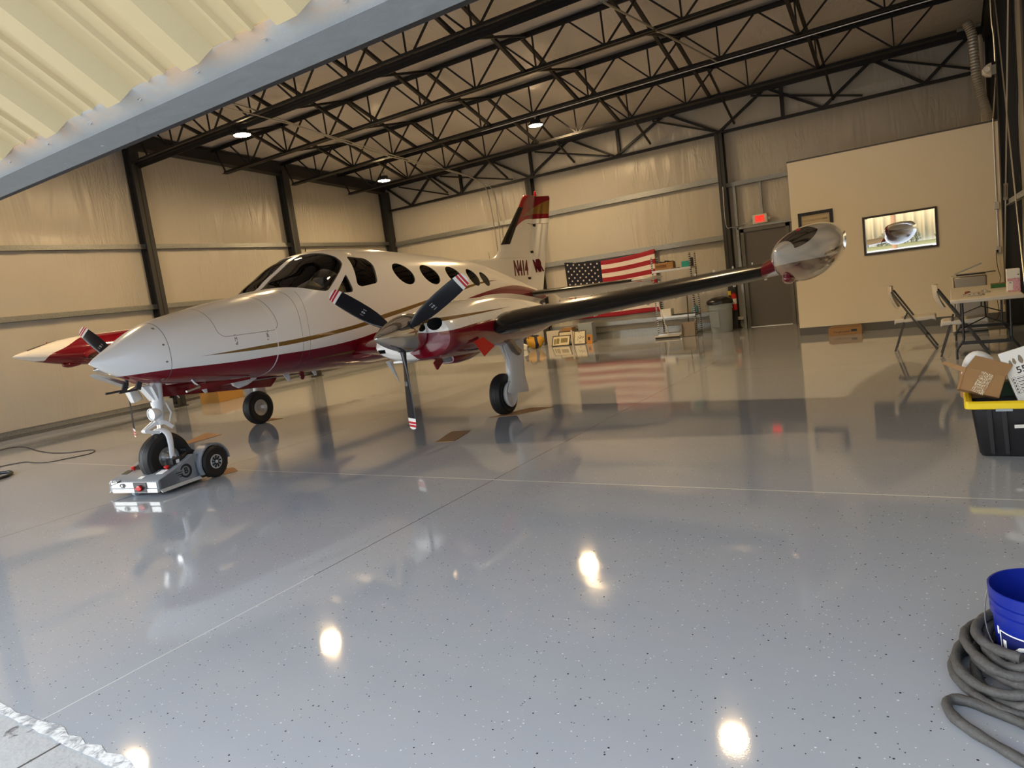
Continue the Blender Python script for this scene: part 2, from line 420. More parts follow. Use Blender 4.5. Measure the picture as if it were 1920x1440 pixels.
for z, nm in ((3.50, 'upper'), (2.16, 'lower')):
    for x0, x1, wh in ((LX+.05, -9.55, 'left of the airplane tail'), (-9.45, -4.43, 'right of the airplane tail')):
        tag(girt((x0, BY), (x1, BY), z, (0, -1), h=.13).build('wall_girt', GALV), '%s galvanized rail on back wall, %s' % (nm, wh), 'wall rail', GI)
tag(girt((-4.33, BY), (-2.5, BY), 3.33, (0, -1), h=.10).build('wall_girt', GALV), 'galvanized rail above the door, right of the back column', 'wall rail', GI)
tag(girt((-9.45, BY), (-4.43, BY), .40, (0, -1), h=.11).build('wall_girt', GALV), 'low galvanized rail near the floor under the flag', 'wall rail', GI)
tag(girt((RX, 1.3), (RX, 13.0), 1.87, (-1, 0), h=.10, d=.18).build('wall_girt', GALV), 'galvanized rail on the right wall, running to the outlet box', 'wall rail', GI)
def ibeam(name, label, cat, cx, cy, z0, z1, dx, dy, along='x', group=None):
    b = MB(); t = .012
    if along == 'x':   # web runs along x, flanges face +-x
        b.bb(cx-dx/2, cx-dx/2+t, cy-dy/2, cy+dy/2, z0, z1).bb(cx+dx/2-t, cx+dx/2, cy-dy/2, cy+dy/2, z0, z1).bb(cx-dx/2, cx+dx/2, cy-.005, cy+.005, z0, z1)
    else:
        b.bb(cx-dx/2, cx+dx/2, cy-dy/2, cy-dy/2+t, z0, z1).bb(cx-dx/2, cx+dx/2, cy+dy/2-t, cy+dy/2, z0, z1).bb(cx-.005, cx+.005, cy-dy/2, cy+dy/2, z0, z1)
    o = b.build(name, M_['primer']); tag(o, label, cat, group)
    p = MB(); p.bb(cx-dx/2-.03, cx+dx/2+.03, cy-dy/2-.03, cy+dy/2+.03, z0, z0+.018)
    for sx in (-1, 1):
        for sy in (-1, 1): p.lathe([(.012, 0), (.012, .03)], (cx+sx*(dx/2+.01), cy+sy*dy/4, z0+.018), n=6)
    if z0 < .05: p.build('base_plate', M_['primer'], o)
    return o
GC = 'dark steel wall columns'
for y, z1, lb in ((4.9, 6.0, 'dark steel column on left wall, hidden behind the raised door edge'), (8.93, 5.75, 'dark steel column on left wall, nearest the raised door'),
                  (12.95, 5.48, 'dark steel column on left wall, second before the far corner'), (16.80, 5.1, 'dark steel column standing in the far left corner')):
    ibeam('steel_column', lb, 'column', LX+.17, y, 0, z1, .26, .20, group=GC)
ibeam('steel_column', 'dark steel column on back wall, behind the airplane tail', 'column', -9.5, BY-.14, 0, 4.50, .17, .2, 'y', GC)
ibeam('steel_column', 'dark steel column on back wall, left of the grey door', 'column', -4.38, BY-.14, 0, 4.50, .17, .2, 'y', GC)
ibeam('steel_column', 'dark steel column on right wall, touching the drywall room edge', 'column', .80, 13.3, 0, 5.6, .24, .22, 'x', GC)
ibeam('steel_column', 'dark steel column on right wall, nearest at the picture edge', 'column', .80, 8.93, 0, 5.9, .25, .22, 'x', GC)
ibeam('steel_column', 'dark steel column in the back right corner above the drywall room', 'column', .80, 16.78, 3.24, 5.3, .2, .2, 'x', GC)
# rafters along the side walls
def rafter(x0, x1, label):
    b = MB(); y0, y1 = 1.2, BY-.02; D = .30; t = .014
    for a0, a1, lo, hi in ((x0, x1, -.03-t, -.03), (x0, x1, -.03-D, -.03-D+t), ((x0+x1)/2-.006, (x0+x1)/2+.006, -.03-D, -.03)):
        b.rings([[(a0, y, zroof(y)+lo), (a1, y, zroof(y)+lo), (a1, y, zroof(y)+hi), (a0, y, zroof(y)+hi)] for y in (y0, y1)])
    tag(b.build('roof_rafter', M_['primer']), label, 'rafter', 'sloping side rafters')
rafter(LX+.02, LX+.26, 'dark sloping steel rafter on top of the left wall'); rafter(RX-.28, RX-.04, 'dark sloping steel rafter on top of the right wall')

# ------------------------------------------------------------------ roof joists (open web)
def joist(y, zb, zt, label, x0=LX+.3, x1=RX-.3, thick=.03, light=False):
    t = thing('roof_joist', label, 'roof joist', ((x0+x1)/2, y, zb), group='open-web roof joists')
    ox, oy, oz = (x0+x1)/2, y, zb
    def angle(z, up, xa, xb):
        b = MB()
        for s in (-1, 1):
            b.bb(xa-ox, xb-ox, s*.010, s*.075, z, z+.008*up).bb(xa-ox, xb-ox, s*.010, s*.018, z, z+.065*up)
        return b
    angle(zt-oz, -1, x0-.12, x1+.12).build('top_chord', M_['joist'], t)
    angle(0, 1, x0+.2 if not light else x0+.55, x1-.4).build('bottom_chord', M_['joist'], t)
    w = MB(); h = zt-zb; off = -8.30+1.27*round((x0+8.30)/1.27)
    x = off+1.27
    while x < x1-.5:
        for dx in (-.635, .635): w.bar((x-ox, 0, .02), (x+dx-ox, 0, h-.02), .028, .028, up=(0, 1, 0))
        w.bar((x-ox-.02, 0, .02), (x-ox-.03, 0, h-.02), .024, .024, up=(0, 1, 0))
        x += 1.27
    w.bar((x0-ox, 0, h-.03), (off+1.27-.9-ox, 0, .02), .03, .03, up=(0, 1, 0))
    w.build('web', M_['joist'], t)
    return t
JY = [(2.95, 'nearest the hangar door, above the raised panel'), (4.95, 'second from the hangar door'), (6.95, 'third from the hangar door'),
      (9.1, 'heavy one ending at the first left wall column'), (10.95, 'fifth from the hangar door'), (12.95, 'ending at the second left wall column, carrying the conduit'),
      (14.95, 'last one before the back wall truss')]
JZ = {}
for i, (y, lb) in enumerate(JY):
    zt = zroof(y)-.03; zb = zt-(.63 if y != 9.1 else .66); JZ[i] = (y, zb, zt)
    joist(y, zb, zt, 'black open-web roof joist, '+lb)
# doubled bottom flange under the heavy joist
for z, s in ((0, 1),):
    b = MB(); y, zb, zt = JZ[3]; b.bb(LX+.3, RX-.3, y-.19, y-.10, zb-.02, zb+.02).bb(LX+.3, RX-.3, y-.11, y-.10, zb-.09, zb+.01).bb(LX+.3, RX-.3, y-.30, y-.24, zb+.0, zb+.04)
    tag(b.build('bottom_rail', M_['joist']), 'long black steel rail alongside the heavy joist by the first column', 'rail')
# cross bridging, one thing per row
for i, x in enumerate((-12.2, -10.12, -8.07, -6.0, -4.0, -1.95)):
    b = MB()
    for k in range(len(JY)-1):
        y0, b0, t0 = JZ[k]; y1, b1, t1 = JZ[k+1]
        b.bar((x, y0, t0-.03), (x, y1, b1+.03), .055, .055); b.bar((x+.10, y0, b0+.03), (x+.10, y1, t1-.03), .04, .04)
    y0, b0, t0 = JZ[6]; b.bar((x, y0, t0-.03), (x, BY-.2, 4.64), .04, .04)
    lb = ['first bridging row from the left wall', 'second bridging row from the left wall', 'third bridging row from the left wall', 'fourth bridging row from the left wall', 'third bridging row from the right wall', 'second bridging row from the right wall'][i]
    tag(b.build('joist_bridging', M_['joist']), 'black diagonal steel angles between the joists, '+lb, 'bridging', 'diagonal bridging rows between joists')
# wall truss over the back wall
t = thing('wall_truss', 'black steel truss along the top of the back wall', 'truss', (-7, BY-.1, 4.53)); oy = 0
def tb(x): return x+7
MB().bb(tb(LX+.1), tb(RX-.2), -.05, .03, -.03, .03).build('bottom_chord', M_['joist'], t)
MB().bb(tb(LX+.1), tb(RX-.2), -.05, .03, .66, .80).build('top_chord', M_['joist'], t)
w = MB(); nb = [-13.68, -11.86, -9.5, -6.96, -4.38, -2.17, -.30]; tn = [-14.6, -12.8, -10.7, -8.2, -5.6, -3.3, -1.2, .5]
for i, x in enumerate(nb):
    w.bar((tb(x), 0, .02), (tb(tn[i]), 0, .72), .055, .055, up=(0, 1, 0)); w.bar((tb(x), 0, .02), (tb(tn[i+1]), 0, .72), .055, .055, up=(0, 1, 0))
for x in (-9.5, -3.08, -6.96, -11.86): w.bar((tb(x+.1), -.0, 0), (tb(x+.1), 0, .72), .07, .07, up=(0, 1, 0))
for x0, x1 in ((-14.0, -12.2), (-12.4, -10.0), (-9.2, -7.1), (-5.9, -4.5), (-3.6, -1.4), (-.9, .5)): w.bar((tb(x0), -.07, .62), (tb(x1), -.07, .06), .04, .04, up=(0, 1, 0))
w.build('web', M_['joist'], t)

# ------------------------------------------------------------------ raised bifold door: lower leaf seen from outside and below
def leaf():
    u0 = Vector((0, -.812, .584)); nrm = Vector((0, -.584, -.812)); base = Vector((0, 1.0, 2.066)); Lp = 2.55
    root = thing('hangar_door', 'raised cream ribbed hangar door leaf with galvanized bottom rail', 'door', (0, 1.05, 2.03)); off = Vector((0, 1.05, 2.03))
    prof = []; x = -14.5; ph = -1.94
    k0 = math.floor((LX-ph)/.305); xs = []
    while True:
        c = ph+k0*.305
        if c > RX: break
        for dx, h in ((-.056, 0), (-.028, .036), (.028, .036), (.056, 0), (.112, 0), (.118, .009), (.126, .009), (.132, 0), (.173, 0), (.179, .009), (.187, .009), (.193, 0)):
            if LX+.05 < c+dx < RX-.05: xs.append((c+dx, h))
        k0 += 1
    for th, nm in ((0, 'ribbed_panel'),):
        b = MB(); lines = []
        for s in (0, .02, 1.0, 2.0, Lp):
            p = base+u0*s-off
            lines.append([(x, p.y+nrm.y*h, p.z+nrm.z*h) for x, h in xs])
        b.rings(lines, cap=False, closed=False)
        o = b.build(nm, CREAM, root, sharp=None); so = o.modifiers.new('thick', 'SOLIDIFY'); so.thickness = .004; so.offset = 0
    # upper leaf going back to the header
    b = MB(); q = base+u0*Lp-off; e = Vector((0, 1.05, 5.02))-off
    nn = Vector((0, .584, -.812)).normalized()
    b.rings([[(x, p.y, p.z) for x, h in xs] for p in (q, e)], cap=False, closed=False)
    o = b.build('ribbed_panel', CREAM, root); so = o.modifiers.new('thick', 'SOLIDIFY'); so.thickness = .03; so.offset = 0
    for s in (.9, 1.7, 2.45):
        p = base+u0*s-nrm*.09-off; MB().bar((LX+.1, p.y, p.z), (RX-.1, p.y, p.z), .06, .1).build('door_girt', GALV, root)
    # bottom rail: outer face in the plane of the leaf, then flat underside, then seal
    x0, x1 = LX+.05, RX-.05
    A = base-off; E = Vector((0, 0, 0)); F = Vector((0, .112, 0))
    poly = [(A.y-.004, A.z-.003), (E.y, E.z), (F.y, F.z), (F.y, F.z+.012), (.012, .014), (A.y+.01, A.z+.012)]
    ra = MB(); ra.rings([[(x, a, c) for a, c in poly] for x in (x0, x1)])
    RAIL = mat('door_rail_steel', (.36, .40, .43), .45, metal=.25); g = G(RAIL)
    n = g.noise(26, 4, .7)[0]; st = g.noise(5, 5, .65, dist=.8, sc=(.6, 1, 1))[0]
    X, Y, Z = g.xyz(); up = g.rng(Z, .002, .04)
    c = g.mix(n, (.25, .265, .26), (.36, .37, .355)); c = g.mix(up, c, (.52, .51, .46)); c = g.mix(g.mul(g.mul(g.rng(st, .38, .55), up), .9), c, (.66, .38, .17))  # outer face coloured lighter, as if lit from outside; orange is foam residue
    c = g.mix(g.rng(g.noise(34, 2, .4, dist=.3)[0], .76, .79), c, (.66, .67, .70)); g.color(c); g.bump(n, .2, .004)
    g.rough(g.rng(n, .3, .7, .35, .6)); 
    ra.build('bottom_rail', RAIL, root, sharp=20)
    se = MB(); se.rings([[(x, a, c) for a, c in ((.10, .002), (.145, .006), (.150, .03), (.112, .035))] for x in (x0, x1)])
    se.build('rubber_seal', M_['rubber'], root)
    s = MB(); fdir = (E-A).normalized()
    x = -14.4
    while x < RX-.1:
        c = A*.55+nrm*.002; rot = Matrix.Rotation(math.radians(54), 3, 'X')
        s.lathe([(.0065, 0), (.0065, .003), (.003, .005)], (x, c.y, c.z), n=6, rot=rot.to_3x3() @ Matrix.Rotation(pi, 3, 'X'))
        x += .3048/2*1.5
    s.build('screw', M_['steel'], root)
    # loose sheet lip where each rib meets the rail
    l = MB(); k = math.floor((LX-ph)/.305)
    for i in range(60):
        c = ph+(k+i)*.305
        if not (LX+.1 < c < RX-.1): continue
        p = A+nrm*.004; l.v += [(c-.055, p.y, p.z), (c-.022, p.y+u0.y*.016, p.z+u0.z*.016+.0), (c+.026, p.y+u0.y*.03, p.z+u0.z*.03), (c+.056, p.y, p.z), (c+.02, p.y-u0.y*.01, p.z-u0.z*.01), (c-.02, p.y-u0.y*.01, p.z-u0.z*.01)]
        n = len(l.v)-6; l.face([n+i for i in range(6)])
    lo = l.build('rail_lip', RAIL, root); so = lo.modifiers.new('t', 'SOLIDIFY'); so.thickness = .002
leaf()

# ------------------------------------------------------------------ high-bay lamps
def lamp(x, y, z, label, drop=.22):
    t = thing('ceiling_lamp', label, 'ceiling lamp', (x, y, z), group='round high-bay ceiling lamps')
    MB().lathe([(.15, 0), (.165, .015), (.165, .035), (.12, .05), (.11, .11), (.06, .12)]).build('housing', M_['black'], t)
    MB().lathe([(.148, -.004), (.148, .003)], n=40).build('lens', M_['lens'], t)
    h = MB(); h.tube([(0, 0, .12), (0, 0, .15), (.02, 0, .17), (0, 0, .20), (0, 0, drop)], .006, 6); h.bb(-.04, .04, -.02, .02, drop-.02, drop)
    h.build('hook', M_['steel'], t)
lamp(-11.17, 9.07, 5.12, 'round white lit ceiling lamp nearest the left, above the fuselage')
lamp(-12.1, 13.95, 4.78, 'round white lit ceiling lamp farthest left, near the back left corner', .2)
lamp(-7.6, 14.05, 5.10, 'round white lit ceiling lamp in the middle, right of the tail fin', .2)
lamp(-2.9, 9.02, 5.15, 'round lit ceiling lamp above the picture top, over the right wing')
lamp(-11.8, 5.2, 5.4, 'round lit ceiling lamp behind the raised door leaf, over the propeller')
# ------------------------------------------------------------------ the airplane (local frame: x forward, y to its left, z up, origin between the main wheels)
AP = thing('airplane', 'white, dark red and gold twin-propeller airplane parked in the hangar', 'airplane', (-7.0749, 7.1202, 0), math.radians(-90+3.892))
FS = [(3.775, 1.366, 1.354, .006), (3.74, 1.392, 1.330, .032), (3.66, 1.437, 1.278, .085), (3.52, 1.512, 1.20, .165), (3.40, 1.578, 1.145, .228), (3.27, 1.64, 1.09, .29), (3.10, 1.70, 1.055, .35),
      (2.75, 1.767, 1.005, .45), (2.37, 1.83, .96, .54), (2.10, 1.864, .935, .60), (1.95, 1.883, .922, .63), (1.72, 1.905, .903, .665), (1.62, 1.94, .895, .675), (1.47, 2.04, .885, .685), (1.3, 2.135, .872, .695), (1.03, 2.285, .853, .705), (.71, 2.372, .832, .71), (.40, 2.39, .81, .71), (-.05, 2.395, .77, .71),
      (-.9, 2.35, .75, .71), (-1.6, 2.30, .75, .70), (-2.2, 2.25, .77, .68), (-2.9, 2.175, .84, .61), (-3.5, 2.07, .92, .52), (-4.1, 1.94, 1.01, .42), (-5.0, 1.72, 1.15, .29), (-5.7, 1.56, 1.26, .20), (-6.2, 1.50, 1.34, .12), (-6.5, 1.47, 1.40, .04)]
FA = FS[::-1]; fax = [p[0] for p in FA]
def fpar(a): return [pch(a, fax, [p[k] for p in FA]) for k in (1, 2, 3)]
def fpt(a, th, ins=0.0):
    zt, zb, w = fpar(a); zc = zb+.45*(zt-zb); c, s = math.cos(th), math.sin(th)
    w = max(w-ins, .002); 
    n = (pch(a, [.3, 1.0, 1.6, 2.0], [2.3, 3.4, 3.4, 2.25]) if s >= 0 else 2.5); hz = max((zt-zc if s >= 0 else zc-zb)-ins, .002)
    return (a, w*math.copysign(abs(c)**(2/n), c), zc+hz*math.copysign(abs(s)**(2/n), s))
def fstations():
    out = []
    a = 3.775
    while a > -6.5:
        out.append(a); a -= .03 if a > 3.4 else (.06 if a > -3.2 else .11)
    out.append(-6.5); return out
def fmesh(name, ins, mats, n=72):
    b = MB(); b.rings([[fpt(a, 2*pi*(k+.5)/n, ins) for k in range(n)] for a in fstations()]); return b.mesh(name, mats, None)
# paint scheme as a material in the airplane's own coordinates
def fus_paint():
    m = mat('airplane_paint', WHITE, .22, coat=.2); g = G(m); X, Y, Z = g.xyz()
    R = [(3.77, 1.196), (3.49, 1.197), (3.2, 1.196), (2.76, 1.176), (2.415, 1.164), (2.15, 1.165), (1.36, 1.160), (.736, 1.192), (.416, 1.231), (-.3, 1.30), (-1.1, 1.40), (-2.02, 1.531), (-2.7, 1.60), (-3.2, 1.634), (-3.8, 1.655), (-4.31, 1.648), (-5.0, 1.58), (-5.5, 1.49), (-5.94, 1.37), (-6.5, 1.25)]
    L = [(3.77, .3), (-1.2, .3), (-1.7, 1.2), (-2.0, 1.42), (-2.35, 1.515), (-2.7, 1.535), (-3.15, 1.533), (-3.7, 1.515), (-4.23, 1.478), (-4.9, 1.41), (-5.52, 1.336), (-6.5, 1.25)]
    T = [(3.77, 1.27), (2.89, 1.278), (2.537, 1.285), (2.148, 1.297), (1.71, 1.312), (1.2, 1.340), (.678, 1.385), (.28, 1.447), (-.2, 1.50), (-.77, 1.568), (-1.3, 1.635), (-1.72, 1.690), (-2.3, 1.745), (-2.845, 1.775), (-3.39, 1.774), (-6.5, 1.76)]
    B = [(3.77, 1.28), (2.89, 1.278), (2.537, 1.263), (2.15, 1.254), (1.714, 1.263), (1.2, 1.292), (.614, 1.340), (.233, 1.394), (-.2, 1.445), (-.83, 1.535), (-1.3, 1.588), (-1.6, 1.625), (-2.1, 1.690), (-2.58, 1.737), (-3.39, 1.776), (-6.5, 1.80)]
    cur = lambda P: g.curve(X, P, -6.5, 3.77, .2, 2.4)
    red = g.mul(g.lt(Z, cur(R)), g.gt(Z, cur(L))); gold = g.mul(g.lt(Z, cur(T)), g.gt(Z, cur(B)))
    thin = g.mul(g.lt(g.math('ABSOLUTE', g.math('SUBTRACT', Z, 1.034)), g.rng(X, 1.61, .70, 0, .016)), g.gt(X, .70))
    c = g.mix(red, WHITE, RED); c = g.mix(gold, c, GOLD); c = g.mix(thin, c, GOLD)
    # panel joints
    ln = g.band(X, 3.16, .0035); ln = g.mx(ln, g.band(X, 1.705, .003)); ln = g.mx(ln, g.mul(g.band(X, 1.60, .0025), g.lt(Z, 1.85)))
    def rr(cx, cz, hx, hz, r, w):     # rounded rectangle outline on the sides
        dx = g.mx(g.math('SUBTRACT', g.math('ABSOLUTE', g.math('SUBTRACT', X, cx)), hx-r), 0.0)
        dz = g.mx(g.math('SUBTRACT', g.math('ABSOLUTE', g.math('SUBTRACT', Z, cz)), hz-r), 0.0)
        d = g.math('SQRT', g.math('ADD', g.mul(dx, dx), g.mul(dz, dz)))
        return g.band(d, r, w)
    ln = g.mx(ln, rr(2.33, 1.66, .34, .22, .09, .003))
    for hx in (2.50, 2.14):
        ln = g.mx(ln, g.mul(g.mul(g.band(X, hx, .014), g.band(Z, 1.395, .055)), g.gt(g.voro(55)[0], .55)))
    c = g.mix(g.mul(ln, .75), c, (.12, .10, .09))
    tape = g.mul(g.band(X, 2.035, .007), g.lt(Z, 1.87)); c = g.mix(g.mul(tape, .8), c, (.85, .84, .80))
    screws = g.mul(g.band(X, 3.20, .010), g.lt(g.math('ABSOLUTE', g.math('SUBTRACT', g.math('FRACT', g.math('DIVIDE', Z, .17)), .5)), .05))
    c = g.mix(screws, c, (.2, .18, .15)); g.color(c); return m
FP = fus_paint()
DKT = mat('window_seal', (.25, .22, .18), .5)
def solid(me, name, mods, cut=None):
    o = bpy.data.objects.new(name, me); C.objects.link(o)
    for kind, kw in mods:
        md = o.modifiers.new(kind, kind)
        for k, v in kw.items(): setattr(md, k, v)
    dg = bpy.context.evaluated_depsgraph_get(); dg.update(); r = bpy.data.meshes.new_from_object(o.evaluated_get(dg)); 
    bpy.data.objects.remove(o); return r
def ell(cx, cz, rx, rz, n=40, lean=0.0):
    return [(cx+rx*math.cos(2*pi*k/n)+lean*rz*math.sin(2*pi*k/n), cz+rz*math.sin(2*pi*k/n)) for k in range(n)]
def rpoly(P, r=.04, n=5):
    out = []
    N = len(P)
    for i in range(N):
        a, b, c = Vector(P[i-1]), Vector(P[i]), Vector(P[(i+1) % N]); u = (a-b); v = (c-b)
        rr = min(r, u.length*.45, v.length*.45); p = b+u.normalized()*rr; q = b+v.normalized()*rr
        for k in range(n+1):
            t = k/n; out.append(tuple(p*(1-t)**2+b*2*t*(1-t)+q*t*t))
    return out
WINS = []    # (name, polygon in x,z, y0, y1)
WSP = rpoly([(1.67, 1.932), (1.52, 1.884), (1.36, 1.838), (1.20, 1.812), (.86, 2.075), (.775, 2.15), (.79, 2.235), (.87, 2.292), (.96, 2.42), (2.3, 2.42), (2.3, 2.02)], .05, 6)
CW = [(-.435, 1.972, .205, .158), (-1.08, 1.938, .205, .154), (-1.76, 1.900, .20, .152), (-2.34, 1.850, .165, .148), (-2.76, 1.808, .14, .125)]
QUAD = rpoly([(.585, 2.245), (.19, 2.222), (.12, 2.13), (.225, 1.87), (.59, 1.835), (.665, 1.87)], .05)
TRI = rpoly([(.82, 2.01), (1.05, 1.805), (1.01, 1.777), (.785, 1.777), (.765, 1.81)], .03)
for s in (1, -1):
    WINS.append(('windshield', WSP, .048*s, 1.0*s))
    for c in CW: WINS.append(('cabin_window', ell(*c, lean=.35), .30*s, 1.0*s))
    WINS.append(('cockpit_side_window', QUAD, .30*s, 1.0*s)); WINS.append(('vent_window', TRI, .30*s, 1.0*s))
def cutter(items, grow=0.0, mi=2):
    b = MB()
    for nm, P, y0, y1 in items: b.prism(P, y0, y1, 'xz', mi)
    return b
cm = cutter(WINS).mesh('cut', [FP, M_['tan'], DKT], None); co = bpy.data.objects.new('cut', cm); C.objects.link(co)
me = solid(fmesh('fuselage', 0, [FP, M_['tan'], DKT]), 'tmp', [('SOLIDIFY', dict(thickness=.022, offset=-1, material_offset=1, material_offset_rim=1)), ('BOOLEAN', dict(operation='DIFFERENCE', object=co, solver='EXACT'))])
bpy.data.objects.remove(co)
FUS = bpy.data.objects.new('fuselage', me); C.objects.link(FUS); FUS.parent = AP; finish(me, 28)
print('fuselage', len(me.vertices))
GL = pane('airplane_window_glass', (.95, .945, .92), ior=1.35); GLT = pane('tinted_cabin_glass', (.45, .40, .33), ior=1.4)
inner = fmesh('gl', .009, [GL])
for nm, P, y0, y1 in WINS:
    cb = MB().prism(P, y0, y1, 'xz', 0).mesh('c', [GL], None); co = bpy.data.objects.new('c', cb); C.objects.link(co)
    r = solid(inner.copy(), 'tmp', [('SOLIDIFY', dict(thickness=.004, offset=-1)), ('BOOLEAN', dict(operation='INTERSECT', object=co, solver='EXACT'))])
    bpy.data.objects.remove(co)
    if len(r.vertices) == 0: print('EMPTY glass', nm, y0); continue
    r.materials.clear(); r.materials.append(GLT if nm == 'cabin_window' else GL)
    for p in r.polygons: p.material_index = 0
    finish(r, 50); o = bpy.data.objects.new(nm, r); C.objects.link(o); o.parent = AP
# cockpit: glareshield, panel, yokes, seats, papers, yellow survival pack
b = MB(); b.rings([[(a, y*w, z) for y, z in ((-1, z0), (1, z0), (1, z0+.03), (.6, z0+.05), (-.6, z0+.05), (-1, z0+.03))] for a, w, z0 in ((1.60, .54, 1.77), (1.45, .58, 1.78), (1.18, .61, 1.775))])
b.bb(1.18, 1.22, -.6, .6, 1.35, 1.80); b.build('instrument_panel', M_['black'], AP)
def seat(x, y, nm='seat'):
    b = MB(); b.box((x, y, 1.30), (.45, .44, .14)); b.box((x-.24, y, 1.60), (.12, .42, .60), Matrix.Rotation(math.radians(-10), 3, 'Y')); b.box((x-.30, y, 1.98), (.08, .24, .18))
    b.box((x, y, 1.08), (.3, .3, .32)); b.build('seat', SEAT, AP, bevel=.03)
SEAT = mat('blue_grey_seat', (.06, .075, .11), .7)
for x, y in ((.55, .30), (.55, -.30), (-.7, .3), (-.7, -.3), (-1.7, .3), (-1.7, -.3)): seat(x, y)
MB().box((.86, .50, 1.835), (.20, .10, .10)).build('yellow_pouch', M_['ambergl'], AP, bevel=.02)
MB().bb(-3.0, 1.3, -.5, .5, 1.0, 1.03).build('cabin_floor', M_['tan'], AP)
b = MB()
for y in (.30, -.30):
    b = MB(); b.tube([(1.25, y, 1.60), (1.08, y, 1.64)], .014); b.tube([(1.08, y-.14, 1.72), (1.08, y-.12, 1.60), (1.08, y, 1.58), (1.08, y+.12, 1.60), (1.08, y+.14, 1.72)], .014); b.build('control_yoke', M_['black'], AP)
MB().lathe([(.02, -.02), (.055, 0), (.055, .03), (.02, .04)], (1.20, .02, 2.06)).build('compass', M_['black'], AP)
b = MB()
for i in range(5):
    rot = Matrix.Rotation(math.radians(8*i-14), 3, 'Z') @ Matrix.Rotation(math.radians(-14), 3, 'Y') @ Matrix.Rotation(math.radians(14), 3, 'X')
    b.box((1.24+.010*i, .44-.006*i, 1.868+.012*i), (.20, .24, .004), rot)
pap = b.build('paper_sheets', mat('paper_cream', (.62, .53, .36), .7), None); pap.matrix_world = AP.matrix_world
pap.location = AP.location; pap.rotation_euler = AP.rotation_euler
tag(pap, 'loose cream paper sheets lying inside the airplane windshield', 'papers')

# ---- fin and rudder
def airfoil_slab(outline_le, outline_te, thick, zs, mi=0, n=9):
    pass
FINC = mat('fin_paint', WHITE, .25, coat=.5); g = G(FINC); X, Y, Z = g.xyz()
fr = lambda P: g.curve(X, P, -6.9, -3.9, 2.0, 3.7)
RB = fr([(-3.9, 2.55), (-4.9, 2.62), (-5.25, 2.85), (-5.45, 2.93), (-5.68, 2.99), (-5.9, 3.01), (-6.3, 3.02), (-6.9, 3.02)])
GT = fr([(-3.9, 3.0), (-5.60, 3.07), (-5.9, 3.17), (-6.2, 3.27), (-6.5, 3.38), (-6.9, 3.46)]); GB = fr([(-3.9, 3.04), (-5.60, 3.06), (-5.9, 3.10), (-6.2, 3.12), (-6.9, 3.11)])
c = g.mix(g.gt(Z, RB), WHITE, (.30, .008, .010)); c = g.mix(g.mul(g.gt(Z, RB), g.lt(X, -5.9)), c, RED)
c = g.mix(g.mul(g.lt(Z, GT), g.gt(Z, GB)), c, GOLD)
seam = g.band(Z, 2.91, .0045); seam = g.mul(seam, g.lt(X, -5.75)); c = g.mix(seam, c, GOLD); g.color(c)
def lens(chord_pts, th):   # symmetrical section outline, chord_pts = (le, te) at given z -> ring
    (le, te, z, t) = chord_pts; n = 14; up = []; lo = []
    for i in range(n+1):
        u = .5*(1-math.cos(pi*i/n)); yt = 5*t*(.2969*math.sqrt(u)-.126*u-.3516*u*u+.2843*u**3-.1015*u**4)
        up.append((le+(te-le)*u, yt*abs(te-le), z)); lo.append((le+(te-le)*u, -yt*abs(te-le)-1e-4, z))
    return up+lo[1:-1][::-1]
hx = lambda z: -5.42-(z-1.60)*.485       # hinge line
LEF = [(1.45, -4.2), (1.75, -3.2), (2.0, -2.6), (2.14, -2.3), (2.195, -2.6), (2.203, -3.3), (2.21, -3.98), (2.235, -4.18), (2.30, -4.33), (2.38, -4.44), (2.475, -4.55), (3.238, -5.49), (3.42, -5.68), (3.49, -5.77), (3.52, -5.93)]
rs = []
for z, le in LEF:
    te = hx(z)+.02; rs.append(lens((le, te-.10, z, .036 if z < 2.205 else (.055 if z < 2.3 else .075)), 0))
FIN = MB().rings(rs).build('vertical_fin', FINC, AP)
# boot on the leading edge
rs = []
for k in range(7):
    z = 2.475+(3.238-2.475)*k/6; le = -4.55-(z-2.475)*1.232; rs.append([(x*1.0+.006 if i in (0,) else x, y*1.16+(0.002 if y > 0 else -.002), zz) for i, (x, y, zz) in enumerate([p for p in lens((le+.008, hx(z)-.08, z, .075), 0)]) if True][:5]+[(x, y*1.16-.002, zz) for x, y, zz in lens((le+.008, hx(z)-.08, z, .075), 0)[-4:]])
MB().rings(rs).build('deice_boot', M_['boot'], FIN)
# rudder deflected to the left, built around its hinge
axis = Vector((hx(3.5)-hx(1.4), 0, 2.1)).normalized(); p0 = Vector((hx(1.6), 0, 1.6)); Rm = Matrix.Translation(p0) @ Matrix.Rotation(math.radians(-27), 4, axis) @ Matrix.Translation(-p0)
b = MB(); rs = []
for z, ch in ((1.42, .46), (2.0, .46), (2.90, .455), (2.905, .455), (3.44, .43), (3.50, .40)):
    h = hx(z); f = .04 if z < 2.905 else .22
    rs.append(lens((h+f, h-ch, z-(0.0), .10 if z < 2.905 else .075), 0))
b.rings(rs)
b.xform(Rm)
RUD = b.build('rudder', FINC, FIN)
for z in (1.78, 2.32, 2.88): MB().box((hx(z)-.02, .02, z), (.06, .07, .05)).build('hinge', M_['dark'], FIN)
MB().lathe([(.035, 0), (.035, .02), (.026, .03), (.026, .085), (.012, .10)], (hx(3.5)-.01, 0, 3.52), n=14).build('beacon', mat('red_beacon', (.7, .02, .02), .2), FIN)
MAROON = mat('registration_maroon', (.12, .006, .02), .4)
